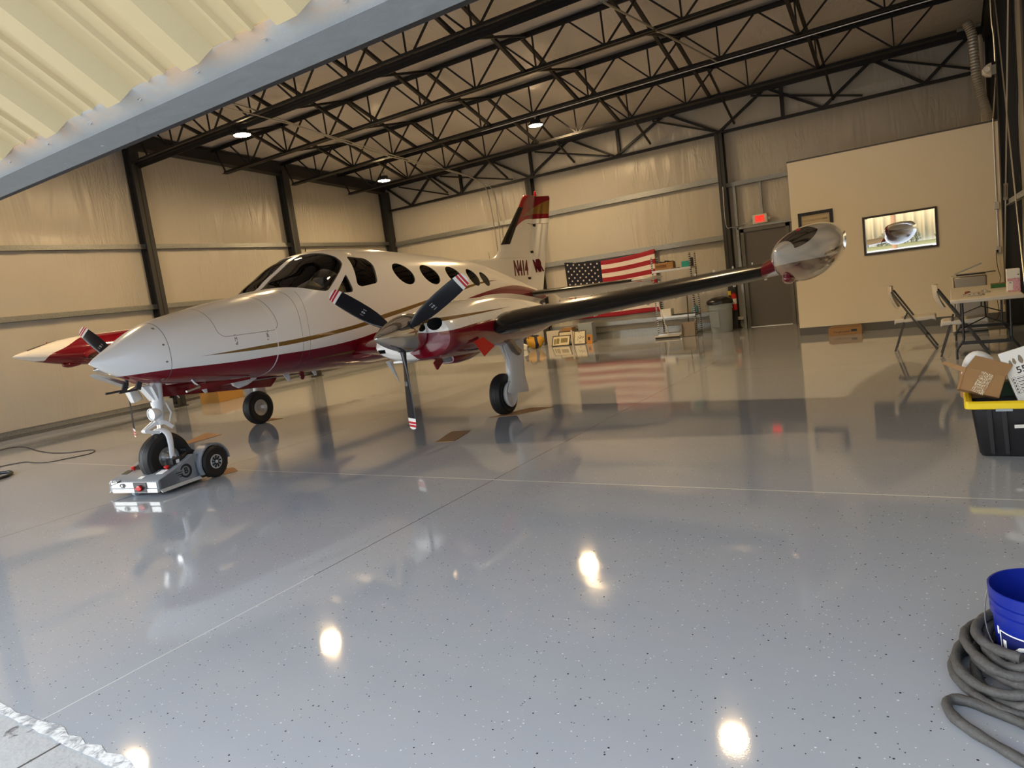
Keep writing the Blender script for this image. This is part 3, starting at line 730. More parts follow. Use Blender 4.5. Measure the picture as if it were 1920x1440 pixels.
def fin_half(x, z):
    zs = [p[0] for p in LEF]; le = pch(z, zs, [p[1] for p in LEF]); te = hx(z)-.08; t = .036 if z < 2.205 else .055
    u = min(1, max(0, (le-x)/(le-te))); return 5*t*(.2969*math.sqrt(u)-.126*u-.3516*u*u+.2843*u**3-.1015*u**4)*(le-te)
for s in (1, -1):
    o = text('registration_number', 'N414', .42, MAROON, FIN, frame((-5.225, 0, 1.985), (-s, 0, 0), (0, 0, 1)), ext=.004, sx=.70, bold=.013)
    for v in o.data.vertices: v.co.y = s*(fin_half(v.co.x, v.co.z)+.004)+v.co.y*.5
    Mr = Rm @ frame((-5.85, .034*s, 1.99), (-s, 0, 0), (0, 0, 1))
    text('registration_number', 'MR', .37, MAROON, FIN, Mr, ext=.010, sx=.42, bold=.011)

# ---- generic wing section
def foil(le, te, y, z, t, n=16, camber=.02, inc=0.0):
    up = []; lo = []
    for i in range(n+1):
        u = .5*(1-math.cos(pi*i/n)); yt = 5*t*(.2969*math.sqrt(u)-.126*u-.3516*u*u+.2843*u**3-.1015*u**4); c = camber*4*u*(1-u); ch = abs(te-le)
        zz = z-inc*u*ch
        up.append((le+(te-le)*u, y, zz+(c+yt)*ch)); lo.append((le+(te-le)*u, y, zz+(c-yt)*ch-1e-4))
    return up+lo[1:-1][::-1]
def skin(section_fn, ys, u_max, grow):     # a boot: the leading-edge strip of a wing, slightly proud
    rs = []
    for y in ys:
        P = section_fn(y); n = 16; k = u_max
        ring = P[:k+1]; low = P[n+1:][::-1][:k]
        seq = ring[::-1]+low       # upper back -> nose -> lower back
        cx = sum(p[0] for p in seq)/len(seq); cz = sum(p[2] for p in seq)/len(seq)
        outer = [(p[0]+(grow if p[0] > cx else 0), p[1], p[2]+(grow if p[2] > cz else -grow)) for p in seq]
        rs.append(outer)
    return MB().rings(rs)
def wing_sec(s):
    def f(y):
        k = (y-.55)/(5.62-.55)
        le = .80+.10*(y-.55) if y < 2.2 else 1.07-.52*k; te = -.92+.37*k
        if y > 2.75: le = .88-(y-2.85)*.12
        z = .985+.080*(y-.55)
        return foil(le, te, y*s, z, .175-.035*k, inc=.03)
    return f
for s in (1, -1):
    f = wing_sec(s); b = MB(); b.rings([f(y) for y in lin(.55, 5.66, 24)], mi=lambda i, j: 1 if i < 7 else 0)
    w = b.build('wing', [M_['paint'], M_['red']], AP, sharp=40)
    bt = skin(f, lin(2.66, 5.53, 14), 5, .004).build('deice_boot', M_['boot'], w, sharp=40)
    rs = []
    for y, le, t_ in ((.60, .80, .16), (.8, .88, .165), (1.1, 1.02, .17), (1.4, 1.20, .17), (1.65, 1.38, .17), (1.9, 1.44, .17)):
        rs.append(foil(le, -.3, y*s, 1.03+.02*y, t_*1.14, inc=.02))
    MB().rings(rs).build('wing_root_fairing', M_['red'], w, sharp=40)
    for k in range(14):
        y = 3.0+k*.185; P = f(y)[4]; MB().box((P[0]-.10, P[1], P[2]+.022), (.05, .004, .022)).build('vortex_generator', M_['paint'], w)
    for k in range(9):
        y = 2.9+k*.32; P = f(y)[-9]; MB().box((P[0], P[1], P[2]-.015), (.10, .014, .035)).build('flap_hinge', M_['paint'], w)
    # red fairing between wing and tank
    fb = MB(); rs = []
    for k in range(6):
        y = 5.52+k*.035; P = f(y)[:]; gr = 1+.10*k/5; cx = -.1; cz = sum(p[2] for p in P)/len(P)
        rs.append([((p[0]-cx)*1.02*(1+.01*k)+cx, p[1], (p[2]-cz)*(1.05+.05*k)+cz+.008*k) for p in P])
    fb.rings(rs); fb.build('tip_fairing', M_['red'], w, sharp=40)
# ---- tip tanks
TS = [(1.59, 1.545, .004, .004), (1.56, 1.543, .022, .020), (1.46, 1.538, .062, .052), (1.25, 1.53, .130, .105), (1.0, 1.524, .200, .155), (.75, 1.517, .255, .195), (.45, 1.513, .300, .222), (.1, 1.51, .328, .235), (-.3, 1.515, .332, .235),
      (-.8, 1.54, .31, .22), (-1.3, 1.585, .25, .185), (-1.7, 1.63, .17, .140), (-2.0, 1.665, .10, .085), (-2.12, 1.68, .05, .04), (-2.15, 1.683, .01, .01)]
TX = [t[0] for t in TS][::-1]
def tpar(a): return [pch(a, TX, [t[k] for t in TS][::-1]) for k in (1, 2, 3)]
CA, SA = math.cos(math.radians(38)), math.sin(math.radians(38))
def tcy(a): return pch(a, [-2.2, .1, .5, 1.0, 1.59], [5.93, 5.93, 5.91, 5.86, 5.80])
def tank(s):
    m = mat('tip_tank_paint', WHITE, .12, coat=.9); g = G(m); X, Y, Z = g.xyz(); Yo = g.mul(g.math('SUBTRACT', Y, 5.95*s), float(s))
    zr = g.curve(X, [(-2.2, 2.2), (.1, 2.1), (.30, 1.78), (.5, 1.72), (.8, 1.60), (1.08, 1.50), (1.22, 1.36), (1.6, 1.2)], -2.2, 1.6, 1.0, 2.3)
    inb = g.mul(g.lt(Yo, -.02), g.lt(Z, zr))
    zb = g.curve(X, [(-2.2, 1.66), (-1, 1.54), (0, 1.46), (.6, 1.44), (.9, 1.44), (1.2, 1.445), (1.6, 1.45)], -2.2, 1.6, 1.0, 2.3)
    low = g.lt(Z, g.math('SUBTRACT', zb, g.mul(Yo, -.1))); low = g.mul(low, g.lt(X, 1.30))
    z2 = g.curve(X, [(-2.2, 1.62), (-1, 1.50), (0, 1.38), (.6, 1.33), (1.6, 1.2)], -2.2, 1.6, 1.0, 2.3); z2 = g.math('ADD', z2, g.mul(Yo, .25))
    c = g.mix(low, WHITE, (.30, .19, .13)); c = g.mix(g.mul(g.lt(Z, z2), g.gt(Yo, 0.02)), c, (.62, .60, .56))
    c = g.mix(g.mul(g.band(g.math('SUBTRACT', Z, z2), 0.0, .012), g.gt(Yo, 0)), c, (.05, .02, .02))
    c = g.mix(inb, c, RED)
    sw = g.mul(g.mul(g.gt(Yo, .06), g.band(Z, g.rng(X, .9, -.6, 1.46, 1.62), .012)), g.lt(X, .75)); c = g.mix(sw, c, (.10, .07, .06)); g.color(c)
    b = MB(); st = [1.59]+[1.58-.02*i for i in range(12)]+[1.34-.06*i for i in range(58)]+[-2.14, -2.15]
    rs = []; n = 48
    for a in st:
        zc, hw, hh = tpar(a)
        rs.append([(a, tcy(a)*s+(hw*math.cos(t)*CA-hh*math.sin(t)*SA)*s, zc+hw*math.cos(t)*SA+hh*math.sin(t)*CA) for t in [2*pi*k/n for k in range(n)]])
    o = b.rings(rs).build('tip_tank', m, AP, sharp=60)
    # landing light under a clear window in the nose of the tank
    P = lambda a, t, k=1.0: Vector((a, tcy(a)*s+(tpar(a)[1]*math.cos(t)*CA-tpar(a)[2]*math.sin(t)*SA)*s*k, tpar(a)[0]+(tpar(a)[1]*math.cos(t)*SA+tpar(a)[2]*math.sin(t)*CA)*k))
    q = MB(); us = []; 
    for i in range(9):
        row = []
        for j in range(9):
            u = i/8; v = j/8; a = 1.36-.56*u; lo_ = 12+26*u+8*u*u; hi_ = 112-22*u-18*u*u; ph = math.radians(lo_+(hi_-lo_)*v); zc_, hw_, hh_ = tpar(a); row.append(P(a, math.atan2((-math.cos(ph)*SA+math.sin(ph)*CA)/hh_, (math.cos(ph)*CA+math.sin(ph)*SA)/hw_), 1.03))
        us.append(row)
    q.rings(us, cap=False, closed=False)
    lo = q.build('light_window', M_['glassd'], o, sharp=60)
    d = MB(); c0 = P(.97, .75, .99); d.lathe([(.022, 0), (.020, .006), (.008, .010)], c0, 'x', n=16); d.build('red_lamp', mat('nav_lamp', (.5, .05, .04), .2), o)
    r = MB(); r.lathe([(.001, .16), (.03, .14), (.05, .08), (.055, 0), (.04, -.12), (.02, -.2), (.001, -.22)], (.72, 5.78*s, 1.300), 'x', n=20); r.build('fuel_sump_fairing', M_['red'], o)
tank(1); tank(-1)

# ---- horizontal tail
def tail_sec(s):
    def f(y):
        k = (y-.1)/2.35; le = -4.95-.62*k; te = -6.02-.12*k; return foil(le, te, y*s, 1.455+.0*k, .11-.02*k, camber=0)
    return f
for s in (1, -1):
    f = tail_sec(s); o = MB().rings([f(y) for y in lin(.05, 2.40, 10)]).build('horizontal_stabilizer', M_['paint'], AP, sharp=40)
    skin(f, lin(.16, 2.22, 8), 5, .004).build('deice_boot', M_['boot'], o, sharp=40)
    b = MB(); rs = []
    for y in lin(.30, 2.42, 6):
        k = (y-.1)/2.35; rs.append(foil(-6.0-.12*k, -6.42-.10*k, y*s, 1.43, .10, camber=0))
    b.rings(rs); pz = Vector((-6.05, 0, 1.45)); Mr = Matrix.Translation(pz) @ Matrix.Rotation(math.radians(-24), 4, 'Y') @ Matrix.Translation(-pz); b.xform(Mr); 
    b.build('elevator', M_['paint'], o, sharp=40)
    h = MB(); rs = []
    for y, g0 in ((2.41, 0), (2.50, 0), (2.56, .06), (2.58, .14)):
        rs.append(foil(-5.50-g0, -6.5+g0*.5, y*s, 1.455, .085, camber=0))
    h.rings(rs); h.build('elevator_horn', M_['paint'], o, sharp=50)

# ---- engine nacelles
NS = [(1.82, 1.345, 1.01, .38), (1.80, 1.385, .96, .445), (1.75, 1.405, .935, .475), (1.68, 1.415, .925, .485), (1.5, 1.44, .905, .475), (1.15, 1.49, .885, .45), (.9, 1.508, .878, .42), (.5, 1.505, .876, .395), (.1, 1.475, .885, .365),
      (-.42, 1.42, .90, .325), (-.9, 1.34, .93, .27), (-1.3, 1.255, .98, .205), (-1.7, 1.18, 1.03, .12), (-2.0, 1.12, 1.07, .03)]
NX = [t[0] for t in NS][::-1]
def npar(a): return [pch(a, NX, [t[k] for t in NS][::-1]) for k in (1, 2, 3)]
def nac_paint(s):
    m = mat('nacelle_paint', WHITE, .2, coat=.7); g = G(m); X, Y, Z = g.xyz(); Yo = g.mul(g.math('SUBTRACT', Y, 2.286*s), float(s))
    zr = g.curve(X, [(2.0, 1.205), (1.75, 1.215), (1.4, 1.232), (1.0, 1.242), (.5, 1.243), (0, 1.243), (-.6, 1.243), (-1.2, 1.19), (-1.6, 1.12), (-2.0, 1.1)], -2, 2, .9, 1.6)
    red = g.lt(Z, zr)
    chin = g.mul(g.gt(X, g.rng(Yo, -.50, .0, 1.36, 1.78)), g.lt(Yo, g.rng(Z, .93, 1.12, .04, -.15)))       # white inboard chin
    red = g.mul(red, g.math('SUBTRACT', 1.0, chin))
    gold = g.mul(g.band(Z, g.rng(X, 1.8, .3, 1.332, 1.345), g.rng(X, 1.85, .28, .019, 0.0)), g.mul(g.gt(X, .28), g.gt(Yo, 0)))
    c = g.mix(red, WHITE, RED); c = g.mix(gold, c, GOLD)
    sx = g.lt(g.math('ABSOLUTE', g.math('SUBTRACT', g.math('FRACT', g.math('DIVIDE', X, .075)), .5)), .045)
    sc_ = g.mul(sx, g.mx(g.band(Z, .965, .0035), g.mul(g.band(Z, 1.29, .003), g.lt(X, 1.0)))); c = g.mix(sc_, c, (.75, .72, .68))
    ln = g.mx(g.band(X, 1.40, .002), g.mul(g.band(X, .55, .002), g.gt(Z, 1.2))); c = g.mix(g.mul(ln, .5), c, (.15, .1, .09)); g.color(c)
    return m
TH = math.radians
def nacelle(s):
    cy = 2.286*s; NP = nac_paint(s)
    b = MB(); n = 56; st = [1.82, 1.815, 1.80, 1.775, 1.75, 1.72]+[1.68-.06*i for i in range(59)]+[-1.9, -2.0]
    def P(a, t):
        zt, zb, w = npar(a); zc = (zt+zb)/2+.0; c, q = math.cos(t), math.sin(t); n_ = 2.5
        if c < 0: w *= 1+.17*min(1, max(0, (a-.9)/.6))*min(1, max(0, (.25-q)/.5))
        return (a, cy+s*w*math.copysign(abs(c)**(2/n_), c), zc+(zt-zb)/2*math.copysign(abs(q)**(2/n_), q))
    b.rings([[P(a, 2*pi*k/n) for k in range(n)] for a in st])
    me0 = b.mesh('nacelle', [NP, M_['dark']], None)
    cb = MB()     # inlets either side of the spinner and a slot in the chin
    for c0, r1, r2 in ((2.575, .088, .062), (1.995, .088, .062)):
        cb.rings([[(x, (c0+r1*math.cos(t))*s, 1.295+r2*math.sin(t)) for t in [2*pi*k/28 for k in range(28)]] for x in (1.50, 2.2)], 1)
    cb.bb(1.50, 2.1, 1.80*s, 1.91*s, 1.045, 1.085, 1)
    cmx = cb.mesh('c', [NP, M_['dark']], None); co = bpy.data.objects.new('c', cmx); C.objects.link(co)
    r = solid(me0, 'tmp', [('BOOLEAN', dict(operation='DIFFERENCE', object=co, solver='EXACT'))]); bpy.data.objects.remove(co)
    finish(r, 30); NA = bpy.data.objects.new('engine_nacelle', r); C.objects.link(NA); NA.parent = AP
    # ventral scoop with oval mouth
    q = MB(); rs = []
    for a, w, zt, zb in ((1.30, .10, .93, .835), (1.27, .115, .93, .825), (1.15, .12, .93, .815), (.95, .115, .93, .82), (.75, .10, .93, .845), (.55, .06, .93, .875)):
        rs.append([(a, cy+s*.02+w*math.copysign(abs(math.cos(t))**.7, math.cos(t)), (zt+zb)/2+(zt-zb)/2*math.copysign(abs(math.sin(t))**.8, math.sin(t))) for t in [2*pi*k/24 for k in range(24)]])
    q.rings(rs); q.build('oil_cooler_scoop', M_['red'], NA, sharp=50)
    q = MB(); q.rings([[(1.302, cy+s*.02+.075*math.copysign(abs(math.cos(t))**.6, math.cos(t)), .872+.024*math.copysign(abs(math.sin(t))**.6, math.sin(t))) for t in [2*pi*k/24 for k in range(24)]], [(1.308, cy+s*.02+.075*math.copysign(abs(math.cos(t))**.6, math.cos(t)), .872+.024*math.copysign(abs(math.sin(t))**.6, math.sin(t))) for t in [2*pi*k/24 for k in range(24)]]])
    q.build('scoop_mouth', M_['black'], NA)
    q = MB(); q.box((1.50, cy+s*.05, .875), (.14, .02, .09), Matrix.Rotation(TH(30), 3, 'Y')); q.build('cowl_flap', M_['red'], NA)
    q = MB(); q.box((1.62, cy-s*.30, .925), (.20, .16, .03), Matrix.Rotation(TH(-6), 3, 'Y')); q.build('chin_lip', M_['paint'], NA, bevel=.01)
    # long tapered blade antenna/strut cover hanging from the inboard chin
    q = MB(); q.rings([[(1.74+.5*w, cy-s*.42+.012*v, .955) for w, v in ((.10, 0), (0, 1), (-.10, 0), (0, -1))], [(1.60+.5*w*.12, cy-s*.42+.004*v, .70) for w, v in ((.10, 0), (0, 1), (-.10, 0), (0, -1))]]); q.build('blade_antenna', M_['gearwhite'], NA)
    # exhaust pipe
    ex = MB(); pts = spline([(.42, cy+s*.22, 1.0), (.30, cy+s*.22, .98), (.17, cy+s*.22, .92), (.09, cy+s*.22, .83), (.0, cy+s*.22, .775)], 5); ex.tube(pts, [.050]*len(pts), 16); ex.build('exhaust_pipe', mat('exhaust_steel', (.40, .34, .26), .34, metal=.9), NA)
    if s > 0:
        fl = MB(); p = [(1.421, 2.762, 1.055), (1.227, 2.762, 1.078), (1.004, 2.762, .958), (1.248, 2.762, .874)]; nrm = Vector((0, .004, 0))
        fl.rings([[Vector(a)+nrm*k for a in p] for k in (-1, 1)]); fl.build('red_warning_flag', M_['brightred'], NA)
    return NA
for s in (1, -1): nacelle(s)

# ---- propellers
def blade_mesh():
    b = MB(); rsec = [.10, .14, .18, .24, .30, .38, .48, .60, .72, .82, .855, .8555, .890, .8905, .914, .9145, .924, .9245, .948, .9485, .958, .965, .970, .972]
    def chord(r): return pch(r, [.10, .18, .26, .38, .55, .75, .90, .95, .965, .971], [.070, .075, .115, .150, .165, .160, .140, .120, .085, .03])
    def thk(r): return pch(r, [.10, .18, .26, .40, .6, .97], [.066, .062, .040, .026, .016, .006])
    def pit(r): return math.radians(pch(r, [.10, .25, .5, .75, .97], [52, 44, 34, 26, 21]))
    rs = []
    for r in rsec:
        c, t, p = chord(r), thk(r), pit(r); ring = []
        for k in range(20):
            a = 2*pi*k/20; u = math.cos(a)*c/2; w = math.sin(a)*t/2*(1 if abs(c-t) < .02 else (1.0-.3*math.cos(a)))
            # chord axis = cos(p)*tangent + sin(p)*forward ; blade points along +z here, tangent +y
            ring.append((-u*math.sin(p)+w*math.cos(p), u*math.cos(p)+w*math.sin(p), r))
        rs.append(ring)
    cols = []
    for i in range(len(rsec)-1):
        r = (rsec[i]+rsec[i+1])/2; cols.append(0 if r < .865 else (1 if r < .9052 else (2 if r < .918 else (1 if r < .9182 else (2 if r < .9452 else 1)))))
    # two red bands separated by a thin white one
    cols = [0 if rsec[i+1] <= .856 else 1 for i in range(len(rsec)-1)]
    for i in range(len(rsec)-1):
        m_ = (rsec[i]+rsec[i+1])/2
        if .8903 < m_ < .9142 or .9243 < m_ < .9482: cols[i] = 2
    b.rings(rs, mi=lambda i, j: cols[i]); return b
BLRED = mat('blade_tip_red', (.50, .015, .02), .35)
def propeller(s, th0):
    t = bpy.data.objects.new('propeller', None); C.objects.link(t); t.parent = AP; t.location = (2.004, 2.286*s, 1.2355); t.empty_display_size = .1
    sp = MB(); prof = [(.001, .412), (.012, .405), (.035, .375), (.065, .32), (.098, .25), (.130, .17), (.158, .09), (.178, .02), (.190, -.04), (.197, -.10), (.199, -.15), (.197, -.165), (.17, -.17)]
    sp.lathe(prof, axis='x', n=56); sp.build('spinner', M_['chrome'], t, sharp=50)
    base = None
    for k in range(3):
        th = math.radians(th0+120*k)
        R = Matrix.Rotation(th-pi/2, 4, 'X')      # local z -> direction (cos th, sin th) in y,z
        if base is None:
            base = blade_mesh().build('propeller_blade', [M_['blade'], M_['white'], BLRED], t, sharp=45); o = base
        else:
            o = base.copy(); C.objects.link(o); o.parent = t
        o.matrix_local = R
        cu = MB(); cu.lathe([(.052, .120), (.056, .165), (.046, .176)], n=20); c = cu.build('blade_cuff', M_['black'], t); c.matrix_local = R
        if s > 0 or True:
            dm = MB(); p_ = math.radians(33); ax = Vector((-math.sin(p_), math.cos(p_), 0)); 
            nv = Vector((math.cos(p_), math.sin(p_), 0)); F = frame(Vector((0, 0, .50))+nv*.0115, ax, (0, 0, 1))
            for a_, b_, w_, h_ in ((0, 0, .006, .05), (0, .012, .03, .005), (0, -.012, .022, .005), (-.03, 0, .004, .045), (.03, 0, .004, .045)): dm.box((a_, b_, 0), (w_, h_, .001))
            dm.xform(F); d = dm.build('blade_decal', mat('decal_grey', (.5, .5, .52), .5) if 'decal_grey' not in bpy.data.materials else bpy.data.materials['decal_grey'], t); d.matrix_local = R
propeller(1, -91.4); propeller(-1, -94.2)

# ---- landing gear
def wheel_parts(parent, c, R, W_, side, rimr):
    MB().lathe([(rimr, -W_*.36), (R*.80, -W_*.48), (R*.93, -W_*.42), (R*.985, -W_*.24), (R, -W_*.16), (R*.985, -W_*.145), (R, -W_*.12), (R, -W_*.02), (R*.985, 0), (R, W_*.02), (R, W_*.12), (R*.985, W_*.145), (R, W_*.16), (R*.985, W_*.24), (R*.93, W_*.42), (R*.80, W_*.48), (rimr, W_*.36), (rimr, -W_*.36)], c, 'y', n=48, cap=False).build('tire', M_['rubber'], parent, sharp=25)
    q = MB()
    for k in (-1, 1):
        q.lathe([(rimr*1.03, k*W_*.38), (rimr*1.0, k*W_*.34), (rimr*.82, k*W_*.30), (rimr*.70, k*W_*.20), (rimr*.38, k*W_*.16), (rimr*.34, k*W_*.26), (rimr*.16, k*W_*.28), (rimr*.15, k*W_*.34), (.001, k*W_*.34)], c, 'y', n=36, cap=False)
    for k in range(6):
        a = 2*pi*k/6; q.lathe([(.009, -W_*.24), (.009, W_*.24)], (c[0]+rimr*.55*math.cos(a), c[1], c[2]+rimr*.55*math.sin(a)), 'y', n=8)
    q.build('wheel_rim', M_['alu'], parent, sharp=30)
def main_gear(s):
    y = 2.2307*s; R = .262
    t = bpy.data.objects.new('main_gear', None); C.objects.link(t); t.parent = AP; t.location = (0, y, 0)
    wheel_parts(t, (0.02, 0, R-.006), R, .165, s, .125)
    # white leg fairing door outboard of the strut
    q = MB(); rs = []
    for z, a0, a1, yo in ((1.03, .08, -.40, .17), (.80, .06, -.34, .175), (.55, .06, -.32, .16), (.42, .07, -.33, .15), (.34, .12, -.38, .145), (.27, .16, -.40, .14), (.245, .13, -.38, .14)):
        ring = []
        for k in range(20):
            th = 2*pi*k/20; cx = (a0+a1)/2; ring.append((cx+(a0-a1)/2*math.cos(th), s*(yo+.035*math.sin(th)*(1 if math.sin(th) > 0 else .5)), z-.06*math.cos(th)*-1*(1 if z < .4 else 0)*.6))
        rs.append(ring)
    q.rings(rs); q.build('gear_leg_fairing', M_['gearwhite'], t, sharp=45)
    q = MB(); q.tube([(-.10, s*.08, 1.05), (-.08, s*.08, .62), (-.02, s*.08, R)], [.05, .05, .035], 16); q.tube([(-.02, -.10, R), (-.02, .12, R)], .03, 12); q.build('strut', M_['gearwhite'], t)
    q = MB(); q.tube([(.22, s*.14, .95), (.05, s*.12, .72), (-.05, s*.10, .55)], .02, 8); q.tube([(.24, s*.20, .98), (.02, s*.15, .62)], .012, 8); q.tube([(.10, s*.18, .95), (-.03, s*.16, .70)], .010, 8)
    q.tube([(-.0, s*.13, .60), (.03, s*.16, .50), (.0, s*.13, .40)], .008, 6); q.build('side_brace', M_['gearwhite'], t)
    q = MB(); q.lathe([(.12, .03), (.128, .03), (.128, .075), (.12, .075)], (.02, 0, R), 'y', n=40) if s < 0 else q.lathe([(.155, .072), (.165, .10), (.145, .115), (.11, .10)], (.0, 0, R-.01), 'y', n=40)
    if s > 0: q.build('brake_disc', M_['gearwhite'], t)
for s in (1, -1): main_gear(s)
t = bpy.data.objects.new('nose_gear', None); C.objects.link(t); t.parent = AP; t.location = (3.21, 0, 0); NG = t
ax = .305; R = .262
wheel_parts(t, (0, 0, ax), R, .17, 1, .11)
q = MB(); q.tube([(-.06, 0, 1.10), (-.03, 0, .82)], .055, 20); q.tube([(-.035, 0, .86), (-.015, 0, .66)], .048, 20); q.lathe([(.062, -.02), (.062, .02)], (-.03, 0, .865), n=20); q.lathe([(.06, -.02), (.06, .02)], (-.015, 0, .67), n=20)
q.build('strut_cylinder', M_['gearwhite'], t)
MB().tube([(-.015, 0, .67), (0, 0, .55)], .030, 16).build('chrome_piston', M_['chrome'], t)
for s in (-1, 1):
    pts = spline([(-.0, .0, .60), (0.0, s*.05, .595), (-.01, s*.105, .55), (-.01, s*.118, .46), (0, s*.118, ax)], 6); q = MB()
    rs = []
    for i, p in enumerate(pts):
        d = (pts[min(i+1, len(pts)-1)]-pts[max(i-1, 0)]).normalized(); x = Vector((1, 0, 0)); y = d.cross(x).normalized(); w_ = .045-.018*i/len(pts)
        rs.append([p+x*(w_*math.cos(a))+y*(.016*math.sin(a)) for a in [2*pi*k/14 for k in range(14)]])
    q.rings(rs); q.build('wheel_fork', M_['gearwhite'], t)
q = MB(); q.tube([(0, -.14, ax), (0, .14, ax)], .018, 12); q.build('axle', M_['steel'], t)
q = MB()
for y in (-.035, .035):
    q.bar((.04, y, .68), (.165, y*.4, .62), .018, .03); q.bar((.165, y*.4, .615), (.03, y, .575), .018, .03)
q.tube([(.165, -.03, .618), (.165, .03, .618)], .014, 10); q.build('torque_link', M_['gearwhite'], t)
q = MB(); q.lathe([(.03, -.09), (.055, -.05), (.062, 0), (.062, .012), (.055, .012), (.054, .0), (.02, -.03)], (.07, .03, .77), 'x', n=28, cap=False); q.bar((.02, 0, .70), (.05, .01, .73), .02, .03); q.build('taxi_light', M_['gearwhite'], t)
q = MB(); q.lathe([(.053, .004), (.03, .010), (.001, .012)], (.07, .03, .77), 'x', n=28); q.build('light_glass', mat('lamp_glass', (.7, .72, .72), .08, metal=.6), t)
q = MB(); q.bar((.03, -.06, 1.06), (-.06, -.02, .86), .03, .06); q.bar((.03, .06, 1.06), (-.06, .02, .86), .03, .06); q.tube([(-.09, .05, .86), (-.12, .06, .75), (-.07, .05, .62)], .008, 6); q.bar((-.03, .06, .67), (-.10, .07, .60), .02, .035); q.build('drag_brace', M_['gearwhite'], t)
# nose gear doors hanging open
for s in (-1, 1):
    q = MB(); P = [(2.97, .90), (2.99, 1.02), (.95+.35, 1.0-.06), (1.36, .82), (1.46, .745)] if s < 0 else [(2.97, .93), (2.97, 1.0), (2.2, .96), (2.2, .935)]
    q.prism(P, s*.26, s*.265, 'xz'); q.build('nose_gear_door', M_['red'], AP)
q = MB(); q.prism([(3.32, 1.06), (3.22, .90), (3.15, .91), (3.14, 1.06)], -.06, .03, 'xz'); q.build('gear_bay_bulkhead', M_['gearwhite'], AP)
q = MB(); q.box((3.30, -.17, .985), (.10, .08, .15), Matrix.Rotation(TH(18), 3, 'Y')); q.build('forward_gear_door', M_['alu'], AP, bevel=.01)
# belly antennas and probes
def belly(nm, a, b_, z, P, th, m_=None):
    q = MB(); q.rings([[(a+x, b_-th, z+zz) for x, zz in P], [(a+x, b_+th, z+zz) for x, zz in P]]); q.build(nm, m_ or M_['gearwhite'], AP, bevel=.004)
belly('belly_antenna', 2.06, -.05, .95, [(.16, 0), (.13, -.075), (.06, -.115), (-.06, -.10), (-.20, -.05), (-.24, 0)], .018)
for a in (2.62, 1.42, .96): belly('fin_antenna', a, 0, .965 if a > 2 else .885, [(.07, .01), (-.01, -.10), (-.045, -.10), (-.04, .01)], .006)
q = MB(); q.rings([[(1.17+.035*math.cos(a_), y, .825+.055*math.sin(a_)) for a_ in [2*pi*k/20 for k in range(20)]] for y in (-.008, .008)]); q.build('loop_antenna', M_['red'], AP)
for y in (.12, -.1):
    q = MB(); q.tube([(3.42, y, 1.09), (3.44, y, 1.05), (3.62, y, 1.05)], .011, 8); q.bar((3.40, y, 1.12), (3.43, y, 1.05), .02, .05); q.build('pitot_tube', M_['dark'], AP)
q = MB(); q.tube([(2.90, .22, 1.05), (2.88, .26, .985), (2.86, .27, .965), (3.03, .28, .945)], .013, 8); q.build('drain_mast', M_['steel'], AP)
q = MB(); q.rings([[(3.68, -.10, 1.26), (3.68, -.20, 1.25), (3.64, -.20, 1.21), (3.64, -.10, 1.22)], [(3.38, -.12, 1.13), (3.38, -.24, 1.12), (3.35, -.24, 1.07), (3.35, -.12, 1.07)]]); q.build('towbar_scoop', M_['alu'], AP)
q = MB(); q.tube([(2.7, -.1, .93), (1.0, -.1, .84)], .01, 6); q.build('gear_linkage', M_['steel'], AP)
q = MB(); q.tube([(-4.0, .0, 2.16), (-4.02, 0, 2.33)], .004, 6); q.tube([(.75, 0, 2.38), (.74, 0, 2.42)], .008, 6); q.build('whip_antenna', M_['dark'], AP)
